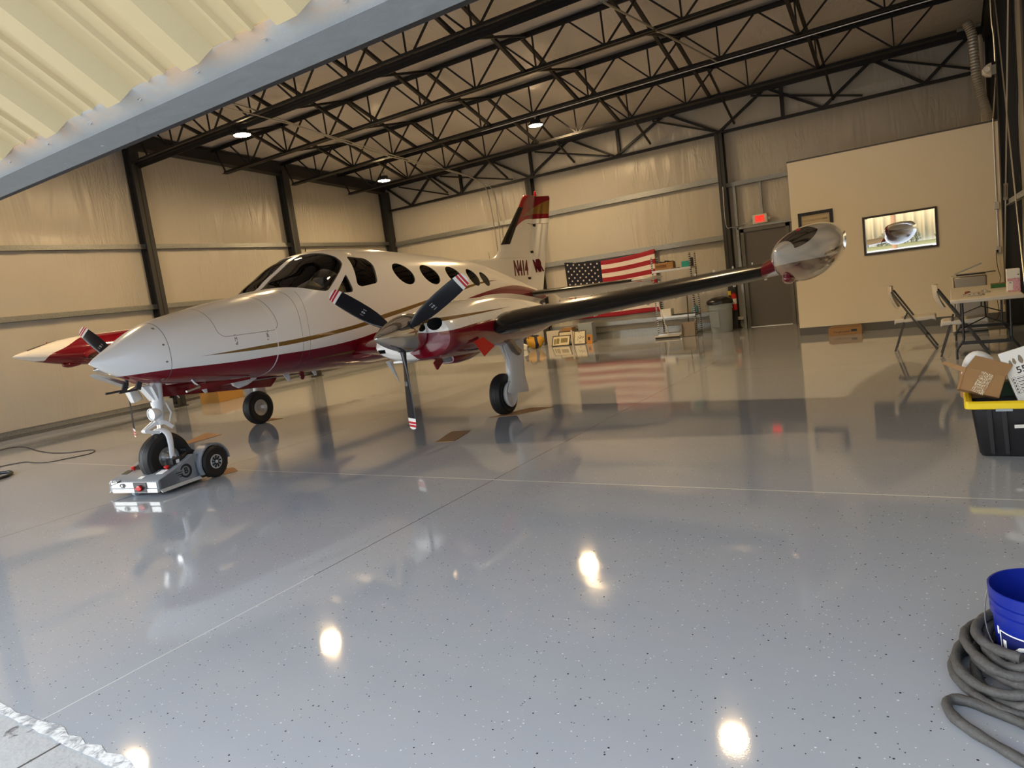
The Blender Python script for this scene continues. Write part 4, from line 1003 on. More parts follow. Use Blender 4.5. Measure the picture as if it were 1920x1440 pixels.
# ------------------------------------------------------------------ electric tug under the nose wheel
_a = math.radians(-90+3.892)
def ap2w(a, b, z=0): return (AP.location.x+a*math.cos(_a)-b*math.sin(_a), AP.location.y+a*math.sin(_a)+b*math.cos(_a), z)
TG = thing('aircraft_tug', 'small grey remote-controlled aircraft tug holding the nose wheel', 'tug', ap2w(3.21, -.075), _a+math.radians(5))
HWT = .35
b = MB(); prof = [(.36, .05), (.36, .150), (.345, .165), (.16, .215), (.11, .215), (.11, .05)]
b.rings([[(x, y, z) for x, z in prof] for y in (-HWT, HWT)]); b.build('front_deck', M_['tug'], TG, bevel=.006)
b = MB(); b.bb(.359, .368, -.31, .335, .092, .150).bb(.350, .374, -.30, .34, .045, .085); b.build('front_bumper', M_['tugl'], TG, bevel=.003)
for s in (1, -1):
    P = [(.34, .05), (.34, .165), (.16, .215), (-.10, .31), (-.14, .05)]
    b = MB(); b.rings([[(x, s*y0, z) for x, z in P] for y0 in (HWT-.07, HWT)]); b.build('side_panel', M_['tug'], TG, bevel=.006)
    b = MB(); b.rings([[(x, s*(HWT-.01 if z > .06 else HWT+.025), z) for x, z in ((.35, .068), (-.13, .068), (-.13, .042), (.35, .042))], [(x, s*(HWT+.002 if z > .06 else HWT+.035), z) for x, z in ((.35, .068), (-.13, .068), (-.13, .042), (.35, .042))]]); b.build('side_skirt', M_['tugl'], TG)
    b = MB(); rs = []; WC = (-.315, s*.365, .168); R = .166
    for k in range(15):
        t = math.radians(-30+k*15); r0, r1 = R+.018, R+.032
        rs.append([(WC[0]+r*math.cos(t), y*s, WC[2]+r*math.sin(t)) for r, y in ((r0, .27), (r1, .27), (r1, .405), (r0, .405))])
    b.rings(rs); b.bb(-.14, -.10, s*.27, s*HWT, .05, .30); b.build('fender', M_['tug'], TG)
    b = MB(); c = WC
    b.lathe([(.07, -.045), (R*.85, -.05), (R, -.034), (R, .034), (R*.85, .05), (.07, .045)], c, 'y', n=40, cap=False)
    for k in range(34):
        t = 2*pi*k/34; b.box((c[0]+R*math.cos(t), c[1]+(.02 if k % 2 else -.02), c[2]+R*math.sin(t)), (.006, .032, .012), Matrix.Rotation(-t, 3, 'Y'))
    b.build('drive_wheel', M_['rubber'], TG)
    b = MB(); b.lathe([(.075, -s*.04), (.075, s*.049), (.066, s*.051), (.062, s*.022), (.02, s*.022), (.018, s*.055), (.001, s*.055)], c, 'y', n=30, cap=False); b.build('rim', M_['tugl'], TG)
    b = MB()
    for k in range(9):
        t = 2*pi*k/9; b.bar((c[0]+.018*math.cos(t), c[1]+s*.049, c[2]+.018*math.sin(t)), (c[0]+.064*math.cos(t+.25), c[1]+s*.049, c[2]+.064*math.sin(t+.25)), .012, .006, up=(0, 1, 0))
    b.build('spokes', M_['black'], TG)
    b = MB(); b.lathe([(.014, 0), (.014, .014), (.026, .022), (.026, .038), (.016, .042)], (.145, s*.24, .215), n=16); b.build('stop_button', M_['brightred'], TG)
MB().tube([(.10, -.12, .235), (.10, .16, .235)], .012, 10).build('winch_bar', M_['black'], TG)
b = MB(); b.box((.03, .25, .275), (.16, .09, .06)); b.build('motor_box', M_['black'], TG, bevel=.006)
MB().box((.05, .296, .275), (.04, .002, .035)).build('label', M_['white'], TG)
b = MB(); b.tube([(-.02, .25, .29), (-.10, .24, .32), (-.16, .21, .34), (-.20, .19, .31)], .019, 8); b.lathe([(.032, -.05), (.032, .03)], (-.13, .23, .35), 'y', n=16); b.bar((-.16, .22, .33), (-.22, .24, .29), .03, .05); b.build('wheel_clamp', M_['black'], TG)
MB().bb(-.26, .11, -.28, .28, .02, .036).build('platform', M_['dark'], TG)
b = MB(); b.bb(.368, .376, .02, .20, .05, .150); b.build('switch_plate', M_['black'], TG)
b = MB(); b.lathe([(.030, 0), (.030, .02), (.018, .026)], (.376, .11, .095), 'x', n=20); b.box((.396, .11, .095), (.014, .085, .016)); b.build('red_switch', M_['brightred'], TG)
b = MB(); b.lathe([(.014, .006), (.012, .010)], (.370, -.14, .120), 'x', n=16); b.build('indicator', M_['white'], TG)
b = MB(); b.rings([[(x, -.14+.042*c_, .120+.024*s_) for c_, s_ in [(math.cos(2*pi*k/6), math.sin(2*pi*k/6)) for k in range(6)]] for x in (.366, .3735)]); b.build('indicator_bezel', M_['black'], TG)
b = MB(); b.rings([[(.369, -.335, .115), (.369, -.19, .150), (.350, -.18, .166), (.350, -.335, .166)], [(.373, -.335, .115), (.373, -.19, .152), (.352, -.18, .171), (.352, -.335, .171)]]); b.build('push_badge', M_['black'], TG)
text('push_text', 'PUSH', .045, M_['silver'], TG, frame((.367, -.268, .155), (0, 1, 0), (-.5, 0, .8)), ext=.0004)
b = MB(); b.box((.20, .235, .207), (.08, .09, .003), Matrix.Rotation(TH(15), 3, 'Y')); b.build('sticker', M_['white'], TG)
b = MB(); b.box((.30, .06, .181), (.045, .06, .003), Matrix.Rotation(TH(15), 3, 'Y')); b.build('sticker', M_['white'], TG)
MB().box((.19, -.28, .2095), (.08, .08, .003), Matrix.Rotation(TH(15), 3, 'Y')).build('code_badge', M_['black'], TG)
b = MB(); b.lathe([(.032, -.02), (.034, 0), (.032, .02)], (.31, -.05, .034), 'y', n=20); b.build('caster', M_['greypl'], TG)
# winged letter emblem on the left panel
ox, oz, oy_ = .02, .165, HWT
b = MB(); rs = []
for k in range(33):
    t = math.radians(20+k*10.0); w_ = .010+.012*math.sin(k/32*pi)
    rs.append([(ox+r*math.cos(t), y, oz+r*math.sin(t)) for r, y in ((.066-w_, oy_+.0008), (.070, oy_+.0008), (.070, oy_+.002), (.066-w_, oy_+.002))])
b.rings(rs); b.build('emblem', M_['black'], TG)
for i in range(3): MB().bb(ox+.045, ox+.125-.018*i, oy_+.0008, oy_+.002, oz-.000-.022*i, oz+.009-.022*i).build('emblem_wing', M_['black'], TG)
text('emblem_letter', 'B', .085, M_['black'], TG, frame((ox, oy_+.001, oz), (-1, 0, 0), (0, 0, 1)), bold=.003)

# ------------------------------------------------------------------ cardboard flats and cables on the floor
def flat(P, label, th=.004, z=.0005):
    b = MB(); b.rings([[(x, y, zz) for x, y in P] for zz in (z, z+th)]); o = b.build('cardboard_flat', M_['card']); tag(o, label, 'cardboard')
flat([(-5.0, 6.294), (-4.748, 6.314), (-4.622, 5.826), (-4.833, 5.764)], 'brown cardboard piece lying alone on the open floor under the left wing')
flat([(-4.96, 7.03), (-4.66, 7.15), (-4.36, 7.62), (-4.70, 7.60)], 'brown cardboard under the main wheel nearest the camera')
flat([(-9.359, 5.616), (-9.80, 6.30), (-9.237, 6.193), (-9.20, 5.62)], 'brown cardboard sheet on the floor behind the nose wheel')
flat([(-6.62, 4.29), (-6.98, 4.38), (-6.80, 4.62), (-6.55, 4.50)], 'small brown cardboard scrap sticking out behind the tug wheel')
flat([(-9.70, 6.99), (-9.35, 7.1), (-9.2, 7.3), (-9.5, 7.35)], 'brown cardboard under the far main wheel')
CB = spline([(-13.8, 4.835, .006), (-13.911, 5.112, .006), (-13.917, 5.294, .006), (-13.564, 5.34, .006), (-13.1, 5.245, .006), (-12.576, 5.124, .006), (-11.893, 5.02, .006), (-11.432, 5.039, .006), (-11.241, 5.141, .006), (-11.08, 5.23, .006), (-10.88, 5.18, .006), (-10.72, 5.039, .006), (-10.722, 4.89, .006), (-10.806, 4.711, .006), (-10.889, 4.55, .006), (-11.166, 4.50, .006), (-11.51, 4.522, .006), (-11.621, 4.428, .006), (-11.697, 4.252, .006), (-11.687, 4.0, .006)], 6)
tag(MB().tube(CB, .006, 6).build('extension_cord', M_['cord']), 'thin dark cord looping over the floor at the left wall', 'cord')
H2 = spline([(-10.28, 3.56, .018), (-10.44, 3.766, .018), (-10.474, 3.859, .018), (-10.621, 3.967, .018), (-10.787, 4.028, .018), (-10.87, 3.995, .018), (-10.95, 3.9, .018), (-10.95, 3.7, .018)], 6)
tag(MB().tube(H2, .020, 10).build('black_hose', M_['black']), 'end of a thick black hose loop at the left picture edge', 'hose')

# ------------------------------------------------------------------ bucket and coiled hose, front right
bx, by, bh = .207, 2.71, .30
BK = thing('plastic_bucket', 'blue plastic bucket with white shop lettering standing in a hose coil', 'bucket', (bx, by, 0))
pr_ = [(.001, .004), (.126, .004), (.129, .010), (.131, .02), (.141, .205), (.1475, .207), (.1485, .222), (.1435, .226), (.1440, .240), (.1495, .242), (.150, .254), (.1450, .257), (.1455, .268), (.1515, .270), (.153, .290), (.1535, .299), (.1505, .301), (.1475, .299), (.1465, .285), (.140, .24), (.128, .022), (.001, .016)]
MB().lathe(pr_, n=72, cap=False).build('bucket_body', M_['blue'], BK, sharp=40)
def wrap(me, R0, z0, ang0, taper=.057):     # lay flat x,y geometry round the bucket
    for v in me.vertices:
        x, y, d = v.co.x, v.co.y, v.co.z; r = R0+(y+z0-.02)*taper+.0012+d; a = ang0+x/R0
        v.co = (r*math.cos(a), r*math.sin(a), z0+y)
LA = math.radians(-84)
def strip(P, mt, nm, n=1):     # polygon (dense) wrapped on the bucket
    bm = MB(); 
    for (x0, y0, x1, y1, w_) in P:
        N = max(2, int(math.hypot(x1-x0, y1-y0)/.008)); d = Vector((x1-x0, y1-y0)).normalized(); q = Vector((-d.y, d.x))*w_/2; k0 = len(bm.v)
        for i in range(N+1):
            c = Vector((x0+(x1-x0)*i/N, y0+(y1-y0)*i/N)); bm.v += [(c.x+q.x, c.y+q.y, 0), (c.x-q.x, c.y-q.y, 0)]
        for i in range(N): bm.face((k0+2*i, k0+2*i+1, k0+2*i+3, k0+2*i+2))
    me = bm.mesh(nm, mt, None); wrap(me, .131, .10, LA); o = bpy.data.objects.new(nm, me); C.objects.link(o); o.parent = BK
    s_ = o.modifiers.new('t', 'SOLIDIFY'); s_.thickness = .0008; return o
def navy_patch():
    bm = MB(); N = 40
    for i in range(N+1):
        x = -.155+.31*i/N; top = .062 if abs(x) > .07 else .062+.022*(1-abs(x)/.07)
        for j in range(5): bm.v.append((x, -.075+(top+.075)*j/4, -.0006))
    for i in range(N):
        for j in range(4): a = i*5+j; bm.face((a, a+5, a+6, a+1))
    me = bm.mesh('logo_panel', M_['navy'], 180); wrap(me, .131, .10, LA); o = bpy.data.objects.new('logo_panel', me); C.objects.link(o); o.parent = BK
navy_patch()
strip([(-.155, .062, -.07, .062, .004), (-.07, .062, 0, .084, .004), (0, .084, .07, .062, .004), (.07, .062, .155, .062, .004), (-.155, .062, -.155, -.075, .004), (.155, .062, .155, -.075, .004), (-.155, -.075, .155, -.075, .004), (-.165, .072, -.165, .045, .008)], M_['white'], 'logo_outline')
cu = bpy.data.curves.new('t', 'FONT'); cu.body = "LOWE'S"; cu.size = .098; cu.align_x = 'CENTER'; cu.align_y = 'CENTER'; cu.offset = .0028; cu.resolution_u = 3
tt = bpy.data.objects.new('t', cu); C.objects.link(tt); dg = bpy.context.evaluated_depsgraph_get(); me = bpy.data.meshes.new_from_object(tt.evaluated_get(dg)); bpy.data.objects.remove(tt)
bm = bmesh.new(); bm.from_mesh(me); bmesh.ops.triangulate(bm, faces=bm.faces)
for _ in range(2):
    lg = [e for e in bm.edges if e.calc_length() > .012]
    if lg: bmesh.ops.subdivide_edges(bm, edges=lg, cuts=1); bmesh.ops.triangulate(bm, faces=bm.faces)
bm.to_mesh(me); bm.free()
for v in me.vertices: v.co.x *= .86; v.co.y += -.004; v.co.z = .0010
wrap(me, .131, .10, LA); me.materials.clear(); me.materials.append(M_['white']); o = bpy.data.objects.new('logo_text', me); C.objects.link(o); o.parent = BK
o.modifiers.new('t', 'SOLIDIFY').thickness = .0006
hp = []
for k in range(21):      # bail hanging down in front
    t = pi*k/20; a = math.radians(-112-90)+t; hp.append((.163*math.cos(a), .163*math.sin(a), .245-.165*math.sin(t)**.9))
MB().tube(hp, .0022, 6).build('bail_handle', M_['steel'], BK)
MB().tube([hp[9], hp[10], hp[11]], .009, 10).build('handle_grip', M_['white'], BK)
# hose coil
HC = []
def ring(cx, cy, r, z, t0, t1, n=26, ec=1.0, wob=.008, ph=0):
    out = []
    for i in range(n+1):
        t = math.radians(t0+(t1-t0)*i/n); rr = r+wob*math.sin(3*t+ph); out.append((cx+rr*math.cos(t)*ec, cy+rr*math.sin(t), z+.006*math.sin(2*t+ph)))
    return out
path = []
specs = [(.20, 2.60, .260, .020), (.225, 2.615, .228, .024), (.215, 2.64, .262, .056), (.235, 2.655, .222, .062), (.215, 2.67, .240, .094), (.235, 2.68, .205, .104), (.225, 2.70, .205, .134)]
for i, (cx, cy, r, z) in enumerate(specs): path += ring(cx, cy, r, z, 250+0*i, 250+352, 24, wob=.011, ph=i*1.7)
path = path[::-1]
path += [(.24, 2.27, .02), (.10, 2.36, .019), (-.01, 2.425, .019), (-.062, 2.43, .019), (-.085, 2.38, .019), (-.06, 2.31, .019), (0, 2.25, .019), (.07, 2.195, .019), (.16, 2.12, .019), (.30, 2.02, .019)]
path = [Vector(p) for p in path]
sm = [path[0]]+[(path[i-1]+path[i]*2+path[i+1])/4 for i in range(1, len(path)-1)]+[path[-1]]
sp = spline(sm, 3); rad = [.0165+.0012*math.sin(i*1.9)+.001*math.sin(i*.7) for i in range(len(sp))]
HM = M_['hose']; g = G(HM); g.bump(g.noise(60, 3, .6)[0], .5, .01); g.color(g.mix(g.noise(14, 3)[0], (.035, .033, .031), (.085, .083, .080)))
tag(MB().tube(sp, rad, 10).build('coiled_hose', HM, sharp=60), 'dark grey sleeved hose coiled around the blue bucket', 'hose')

# ------------------------------------------------------------------ black tote with yellow rim, right edge
TO = thing('storage_tote', 'black storage tote with yellow rim, filled with boxes', 'storage bin', (.45, 5.70, 0))
def tote_ring(x, y, z, r=.04): 
    P = rpoly([(-x, -y), (x, -y), (x, y), (-x, y)], r, 4); return [(a, c, z) for a, c in P]
b = MB(); b.rings([tote_ring(.335, .24, .0), tote_ring(.345, .25, .02), tote_ring(.385, .285, .345), tote_ring(.378, .278, .345), tote_ring(.338, .243, .02)], cap=False); k = len(tote_ring(.3, .3, 0))
b.face(range(k)); b.face([4*k+i for i in range(k)])
b.build('tote_body', M_['black'], TO, sharp=40)
b = MB(); b.rings([tote_ring(.415, .315, .335), tote_ring(.42, .32, .34), tote_ring(.42, .32, .375), tote_ring(.41, .31, .385), tote_ring(.39, .29, .385), tote_ring(.375, .275, .37), tote_ring(.375, .275, .335)], cap=False); b.build('tote_rim', M_['yellow'], TO)
for x in (-.27, -.19, .1, .2):
    b = MB(); b.rings([[(x-.012, -.252, .02), (x+.012, -.252, .02), (x+.010, -.262, .02)], [(x-.03, -.288, .33), (x+.0, -.288, .33), (x-.003, -.300, .33)]]); b.build('tote_rib', M_['black'], TO)
b = MB(); b.box((-.10, -.288, .215), (.105, .003, .022), Matrix.Rotation(TH(-3), 3, 'Y') @ Matrix.Rotation(TH(-6), 3, 'X')); b.build('metallic_label', M_['silver'], TO)
MB().bb(-.25, -.16, -.322, -.318, .322, .338).build('latch_tab', M_['greypl'], TO)
def openbox(name, label, cat, M, w, d, h, mt, flaps=(), group=None):
    t = thing(name, label, cat, group=group); t.matrix_world = M; t.location = M.translation; t.rotation_euler = M.to_euler()
    b = MB(); th = .004
    b.bb(-w/2, w/2, -d/2, d/2, 0, th).bb(-w/2, w/2, -d/2, -d/2+th, 0, h).bb(-w/2, w/2, d/2-th, d/2, 0, h).bb(-w/2, -w/2+th, -d/2, d/2, 0, h).bb(w/2-th, w/2, -d/2, d/2, 0, h)
    b.build('box_body', mt, t)
    for (p, q, r, s_) in flaps:
        f = MB(); f.rings([[Vector(v)+Vector((0, 0, k)) for v in (p, q, r, s_)] for k in (0, th)]); f.build('box_flap', mt, t)
    return t
M0 = frame((.148, 5.60, .50), (.945, .05, -.315), (.28, .25, .85))      # face plane seen by the camera: x right, y up
w_, h_ = .235, .205
t = thing('cardboard_box', 'open brown cardboard box tilted on top of the tote', 'box'); t.location = M0.translation; t.rotation_euler = M0.to_euler()
b = MB(); th = .004; d = .13
b.bb(-w_/2, w_/2, -h_/2, h_/2-.05, -th, 0).bb(-w_/2, w_/2, -h_/2, -h_/2+th, -d, 0).bb(-w_/2, -w_/2+th, -h_/2, h_/2-.05, -d, 0).bb(w_/2-th, w_/2, -h_/2, h_/2-.05, -d, 0).bb(-w_/2, w_/2, -h_/2, h_/2-.05, -d-th, -d)
b.build('box_body', M_['card'], t)
b = MB(); b.rings([[(-w_/2, h_/2-.05, k), (w_/2, h_/2-.05, k), (w_/2+.02, h_/2+.035, k-.02), (-w_/2+.035, h_/2+.045, k-.02)] for k in (-.002, .002)]); b.build('box_flap', M_['card'], t)
b = MB(); b.rings([[(-w_/2, h_/2-.05, k), (-w_/2-.13, h_/2-.035, k-.06), (-w_/2-.14, h_/2-.055, k-.06), (-w_/2, h_/2-.09, k)] for k in (-.002, .002)]); b.build('box_flap', M_['card'], t)
WT = mat('woven_tape', (.62, .55, .40), .35, metal=.3); g = G(WT); g.color(g.mix(g.gt(g.voro(240, (1, .35, 1))[0], .42), (.70, .62, .44), (.34, .20, .09)))
b = MB(); b.box((.0, -.028, .002), (.075, .15, .002), Matrix.Rotation(TH(-12), 3, 'Z')); b.build('reinforced_tape', WT, t)
o = MB().tube(spline([(.07, 5.72, .40), (.07, 5.73, .56), (.11, 5.74, .63), (.17, 5.74, .60), (.20, 5.73, .50)], 5), .045, 14).build('foam_padding', M_['white']); tag(o, 'white foam packing curling up behind the brown box in the tote', 'packing foam')
M1 = frame((.463, 5.66, .530), (.955, .03, .295), (-.285, .12, .94))
t = thing('poster_carton', 'white carton printed with leaf shapes, 550 and a table, leaning in the tote', 'box'); t.location = M1.translation; t.rotation_euler = M1.to_euler()
b = MB(); b.bb(-.18, .18, -.185, .185, -.09, 0); b.build('carton_body', M_['white'], t, bevel=.003)
BR = mat('bronze_print', (.22, .17, .11), .4)
for i, (x, y, s_) in enumerate(((-.135, .105, .018), (-.112, .110, .019), (-.075, .112, .026), (-.035, .118, .028), (.01, .115, .03), (.06, .115, .032))):
    f = MB(); P = [(x+s_*.55*math.sin(a_)*(1 if math.cos(a_) < 0 else .8)*abs(math.sin(a_))**.2, y+s_*math.cos(a_)*1.15) for a_ in [2*pi*k/20 for k in range(20)]]
    f.prism(P, .0005, .0015, 'xy'); f.build('leaf_print', BR, t)
text('number_text', '550', .062, M_['black'], t, Matrix.Translation((-.075, .045, .001)), bold=.0012)
b = MB()
for i in range(6): b.bb(-.165, .165, .005-.022*i-.0008, .005-.022*i+.0008, .0004, .0012)
b.bb(-.166, -.164, -.105, .006, .0004, .0012); b.bb(-.145, -.1435, -.105, .006, .0004, .0012); b.build('table_lines', M_['dark'], t)
b = MB()
for i in range(5): b.bb(-.135, -.135+.09+.03*math.sin(i*2.3), -.009-.022*i, -.004-.022*i, .0004, .0012); b.bb(-.160, -.151, -.012-.022*i, -.002-.022*i, .0004, .0012)
b.build('table_text', M_['dark'], t)
b = MB(); b.box((.28, 5.80, .40), (.16, .10, .10), Matrix.Rotation(.4, 3, 'Z')); tag(b.build('green_case', mat('dark_green', (.03, .06, .04), .4)), 'dark green metal case wedged inside the tote', 'case')
o = MB().tube([(.30, 5.78, .462), (.34, 5.77, .475), (.37, 5.76, .462)], .006, 8).build('metal_clip', M_['chrome']); tag(o, 'shiny metal clip lying on the case in the tote', 'clip')
b = MB(); b.box((.12, 5.86, .42), (.2, .1, .18), Matrix.Rotation(.2, 3, 'Z')); tag(b.build('cardboard_pad', M_['card']), 'brown cardboard pad standing at the back of the tote', 'cardboard')

# ------------------------------------------------------------------ folding table and chairs
TX0, TX1, TY0, TY1, TZ = -.035, .672, 9.70, 12.0, .74
TB = thing('folding_table', 'ivory plastic folding table with black tube legs', 'table', ((TX0+TX1)/2, (TY0+TY1)/2, 0)); ox, oy = (TX0+TX1)/2, (TY0+TY1)/2
b = MB(); b.bb(TX0-ox, TX1-ox, TY0-oy, TY1-oy, TZ-.045, TZ); b.build('table_top', M_['tray'], TB, bevel=.012)
for y in (TY0+.25, TY1-.25):
    for s in (-1, 1):
        x = s*.235; tb_ = MB(); tb_.tube(spline([(x, y-oy, TZ-.05), (x, y-oy, .30), (x, y-oy, .24), (x+s*.03, y-oy, .18), (x+s*.07, y-oy, .12), (x+s*.075, y-oy, .06), (x+s*.075, y-oy, .0)], 3), .014, 10); tb_.build('leg', M_['black'], TB)
    q = MB(); q.bb(-.26, .26, y-oy-.012, y-oy+.012, .175, .215); q.build('leg_crossbar', M_['black'], TB)
    q = MB(); sg = 1 if y < oy else -1; q.tube([(-.225, y-oy, .38), (0, y-oy+sg*.12, .48), (.225, y-oy, .38)], .008, 6); q.tube([(0, y-oy+sg*.12, .48), (0, y-oy+sg*.40, TZ-.05)], .009, 6); q.build('leg_brace', M_['black'], TB)
CHF = mat('chair_frame_grey', (.05, .047, .042), .45)
def chair(x, y, label):
    t = thing('folding_chair', label, 'chair', (x, y, 0), group='ivory folding chairs')
    for s in (0, 1):
        Y = .42*s
        q = MB(); q.bar((-.475, Y, .84), (.03, Y, .01), .022, .042, up=(0, 1, 0)); q.build('long_leg', CHF, t)
        q = MB(); q.bar((-.32, Y+(.02 if s == 0 else -.02), .50), (-.47, Y+(.02 if s == 0 else -.02), .01), .022, .038, up=(0, 1, 0)); q.build('leg', CHF, t)
    MB().bar((-.09, 0, .19), (-.09, .42, .19), .016, .016).build('stretcher', CHF, t)
    MB().bar((-.44, .02, .10), (-.44, .40, .10), .014, .014).build('stretcher', CHF, t)
    q = MB(); rs = []
    for x_, z_ in ((-.46, .435), (-.44, .455), (-.30, .458), (-.10, .468), (-.02, .478), (.02, .468), (.03, .448)):
        rs.append([(x_, .0, z_-.055), (x_, .42, z_-.055), (x_, .42, z_), (x_, .21, z_-.008), (x_, 0, z_)])
    q.rings(rs); q.build('seat', M_['tray'], t, bevel=.01)
    q = MB(); rs = []
    for u in range(9):
        z_ = .60+.31*u/8; x_ = -.47-(z_-.84)*.25-.03*math.sin(pi*u/8); row = []
        wd = .20 if u < 7 else .20-.03*(u-6)
        for j in range(9): v = -1+j/4; row.append((x_-.045*(1-v*v)-(.01 if u == 8 else 0), .21+wd*v, z_))
        for j in range(9)[::-1]: v = -1+j/4; row.append((x_-.045*(1-v*v)+.014, .21+wd*v, z_))
        rs.append(row)
    q.rings(rs); q.build('backrest', M_['tray'], t)
    return t
C1 = chair(-.24, 10.90, 'ivory folding chair standing alone, left of the table')
C2 = dup(C1, (.31, 10.13, 0), None, 'ivory folding chair pushed halfway under the table end')
# things on the table
b = MB(); b.bb(.548, .672, 10.2, 10.45, TZ, TZ+.265); o = b.build('shipping_box', M_['white']); tag(o, 'white and magenta printed carton at the right end of the table', 'box')
MG = mat('magenta_pattern', (.42, .04, .16), .5); g = G(MG); g.color(g.mix(g.gt(g.voro(95)[0], .34), (.40, .03, .15), (.66, .40, .46)))
b = MB(); b.bb(.548, .672, 10.197, 10.1995, TZ+.125, TZ+.16).bb(.60, .672, 10.197, 10.1995, TZ+.0, TZ+.125).bb(.548, .60, 10.197, 10.1995, TZ, TZ+.02); b.build('magenta_print', MG, o)
b = MB(); b.bb(.565, .585, 10.197, 10.1995, TZ+.105, TZ+.112).bb(.645, .663, 10.197, 10.1995, TZ+.195, TZ+.205); b.build('small_print', M_['dark'], o)
b = MB(); b.box((.50, 11.2, TZ+.03), (.16, .12, .06)); o = b.build('small_box', M_['cardd']); tag(o, 'small brown box with a green side behind the magenta carton', 'box')
MB().box((.50, 11.138, TZ+.028), (.15, .004, .045)).build('green_side', mat('green_print', (.02, .16, .05), .4), o)
b = MB(); b.lathe([(.001, 0), (.030, 0), (.032, .03), (.026, .045), (.001, .046)], (.15, 10.35, TZ), n=20); tag(b.build('small_jar', mat('red_brown', (.20, .05, .03), .2)), 'small shiny red-brown jar on the table', 'jar')
PB = mat('clear_plastic_film', (.75, .72, .66), .08, trans=.55, ior=1.3)
def crumple(cx, cy, rx, ry, h, label, seed):
    rnd = random.Random(seed); q = MB(); n = 10; rows = []
    for i in range(n+1):
        rows.append([(cx+rx*(2*i/n-1), cy+ry*(2*j/n-1), TZ+.004+h*rnd.random()*math.sin(pi*i/n)*math.sin(pi*j/n)) for j in range(n+1)])
    q.rings(rows, cap=False, closed=False); o = q.build('plastic_bag', PB, sharp=10); tag(o, label, 'plastic bag'); o.modifiers.new('t', 'SOLIDIFY').thickness = .0015
crumple(.20, 10.15, .12, .10, .05, 'crumpled clear plastic bag on the table, nearest the table edge', 3); crumple(.33, 10.55, .06, .12, .04, 'small crumpled plastic bag farther back on the table', 5)
b = MB(); b.box((.18, 10.2, TZ+.02), (.16, .012, .008), Matrix.Rotation(.3, 3, 'Z')); tag(b.build('pen', M_['cord']), 'thin dark pen among the plastic bags on the table', 'pen')
# cabinet and open device behind
CBN = thing('metal_cabinet', 'low cabinet with grey metal front and pale edge behind the table', 'cabinet', (.205, 12.90, 0))
MB().bb(-.23, .23, -.22, .24, .03, .87).build('cabinet_body', M_['tray'], CBN, bevel=.006)
b = MB(); b.bb(-.19, .225, -.262, -.225, .04, .86); b.build('cabinet_door', mat('brushed_grey_metal', (.30, .27, .23), .32, metal=.8), CBN, bevel=.02)
MB().bb(-.235, -.195, -.262, -.222, .03, .865).build('pale_edge', mat('pale_edge', (.78, .70, .50), .4), CBN)
MB().bb(-.2, .22, -.20, .2, 0, .03).build('cabinet_foot', M_['black'], CBN)
DV = thing('laptop', 'dark laptop-like device with raised lid on top of the metal cabinet', 'laptop', (.22, 12.85, .87))
MB().bb(-.17, .20, -.13, .13, 0, .022).build('base', M_['screen'], DV, bevel=.004)
b = MB(); b.bar((-.19, 0, .028), (.16, 0, .155), .24, .012, up=(0, 0, 1)); b.build('lid', M_['greypl'], DV)
b = MB(); b.tube([(.20, -.05, .015), (.27, -.06, .022), (.33, -.05, .018)], .008, 6); b.build('cable_plug', M_['black'], DV)

# ------------------------------------------------------------------ wall pictures, outlets, duct, emergency light
def picture(name, label, x0, x1, z0, z1, fw, fmat, y=DY):
    t = thing(name, label, 'picture', ((x0+x1)/2, y-.003, z0)); w = x1-x0; h = z1-z0
    b = MB(); b.bb(-w/2, w/2, -.028, 0, 0, fw).bb(-w/2, w/2, -.028, 0, h-fw, h).bb(-w/2, -w/2+fw, -.028, 0, fw, h-fw).bb(w/2-fw, w/2, -.028, 0, fw, h-fw); b.build('frame', fmat, t, bevel=.003); return t, w, h
t, w, h = picture('framed_picture', 'black framed picture on the drywall behind the tip tank', -2.36, -1.77, 1.80, 2.265, .055, M_['black'])
MB().bb(-w/2+.05, w/2-.05, -.012, -.004, .05, h-.05).build('picture_sheet', mat('tan_print', (.45, .34, .20), .5), t)
b = MB(); b.bb(-.22, .22, -.0135, -.0122, h-.13, h-.09).bb(-.22, .22, -.0135, -.0122, h-.20, h-.17); b.build('printed_band', mat('tan_band', (.55, .44, .26), .5), t)
MB().bb(.12, .20, -.0135, -.0122, h-.155, h-.148).build('dark_mark', M_['dark'], t)
t, w, h = picture('framed_picture', 'large dark-framed glazed picture reflecting the wing tank and daylight outside', -1.305, -.172, 1.345, 2.02, .035, mat('dark_brown_frame', (.04, .025, .015), .35))
b = MB(); b.bb(-w/2+.03, w/2-.03, -.004, .004, -h/2+.03, h/2-.03); gz = b.build('glazing', mat('picture_glazing', (.70, .68, .66), .015, metal=1.0), t, loc=(0, -.012, h/2)); gz.rotation_euler = (math.radians(1.05), 0, math.radians(-.65))
b = MB(); f = .045; b.bb(-w/2+.035, w/2-.035, -.016, -.012, .035, f).bb(-w/2+.035, w/2-.035, -.016, -.012, h-f, h-.035).bb(-w/2+.035, -w/2+f, -.016, -.012, f, h-f).bb(w/2-f, w/2-.035, -.016, -.012, f, h-f); b.build('inner_frame', M_['alu'], t)
def outlet(z, label, x=.655):
    t = thing('outlet_box', label, 'outlet', (x, DY, z), group='metal outlet boxes by the drywall edge')
    MB().bb(-.036, .036, -.045, 0, -.058, .058).build('box', M_['steel'], t, bevel=.004)
    b = MB(); b.bb(-.030, .030, -.049, -.045, -.05, .05); b.build('cover', M_['whitepl'], t)
    q = MB()
    for dz in (-.022, .022): q.bb(-.014, .014, -.0515, -.049, dz-.012, dz+.012)
    q.build('receptacle', M_['tray'], t)
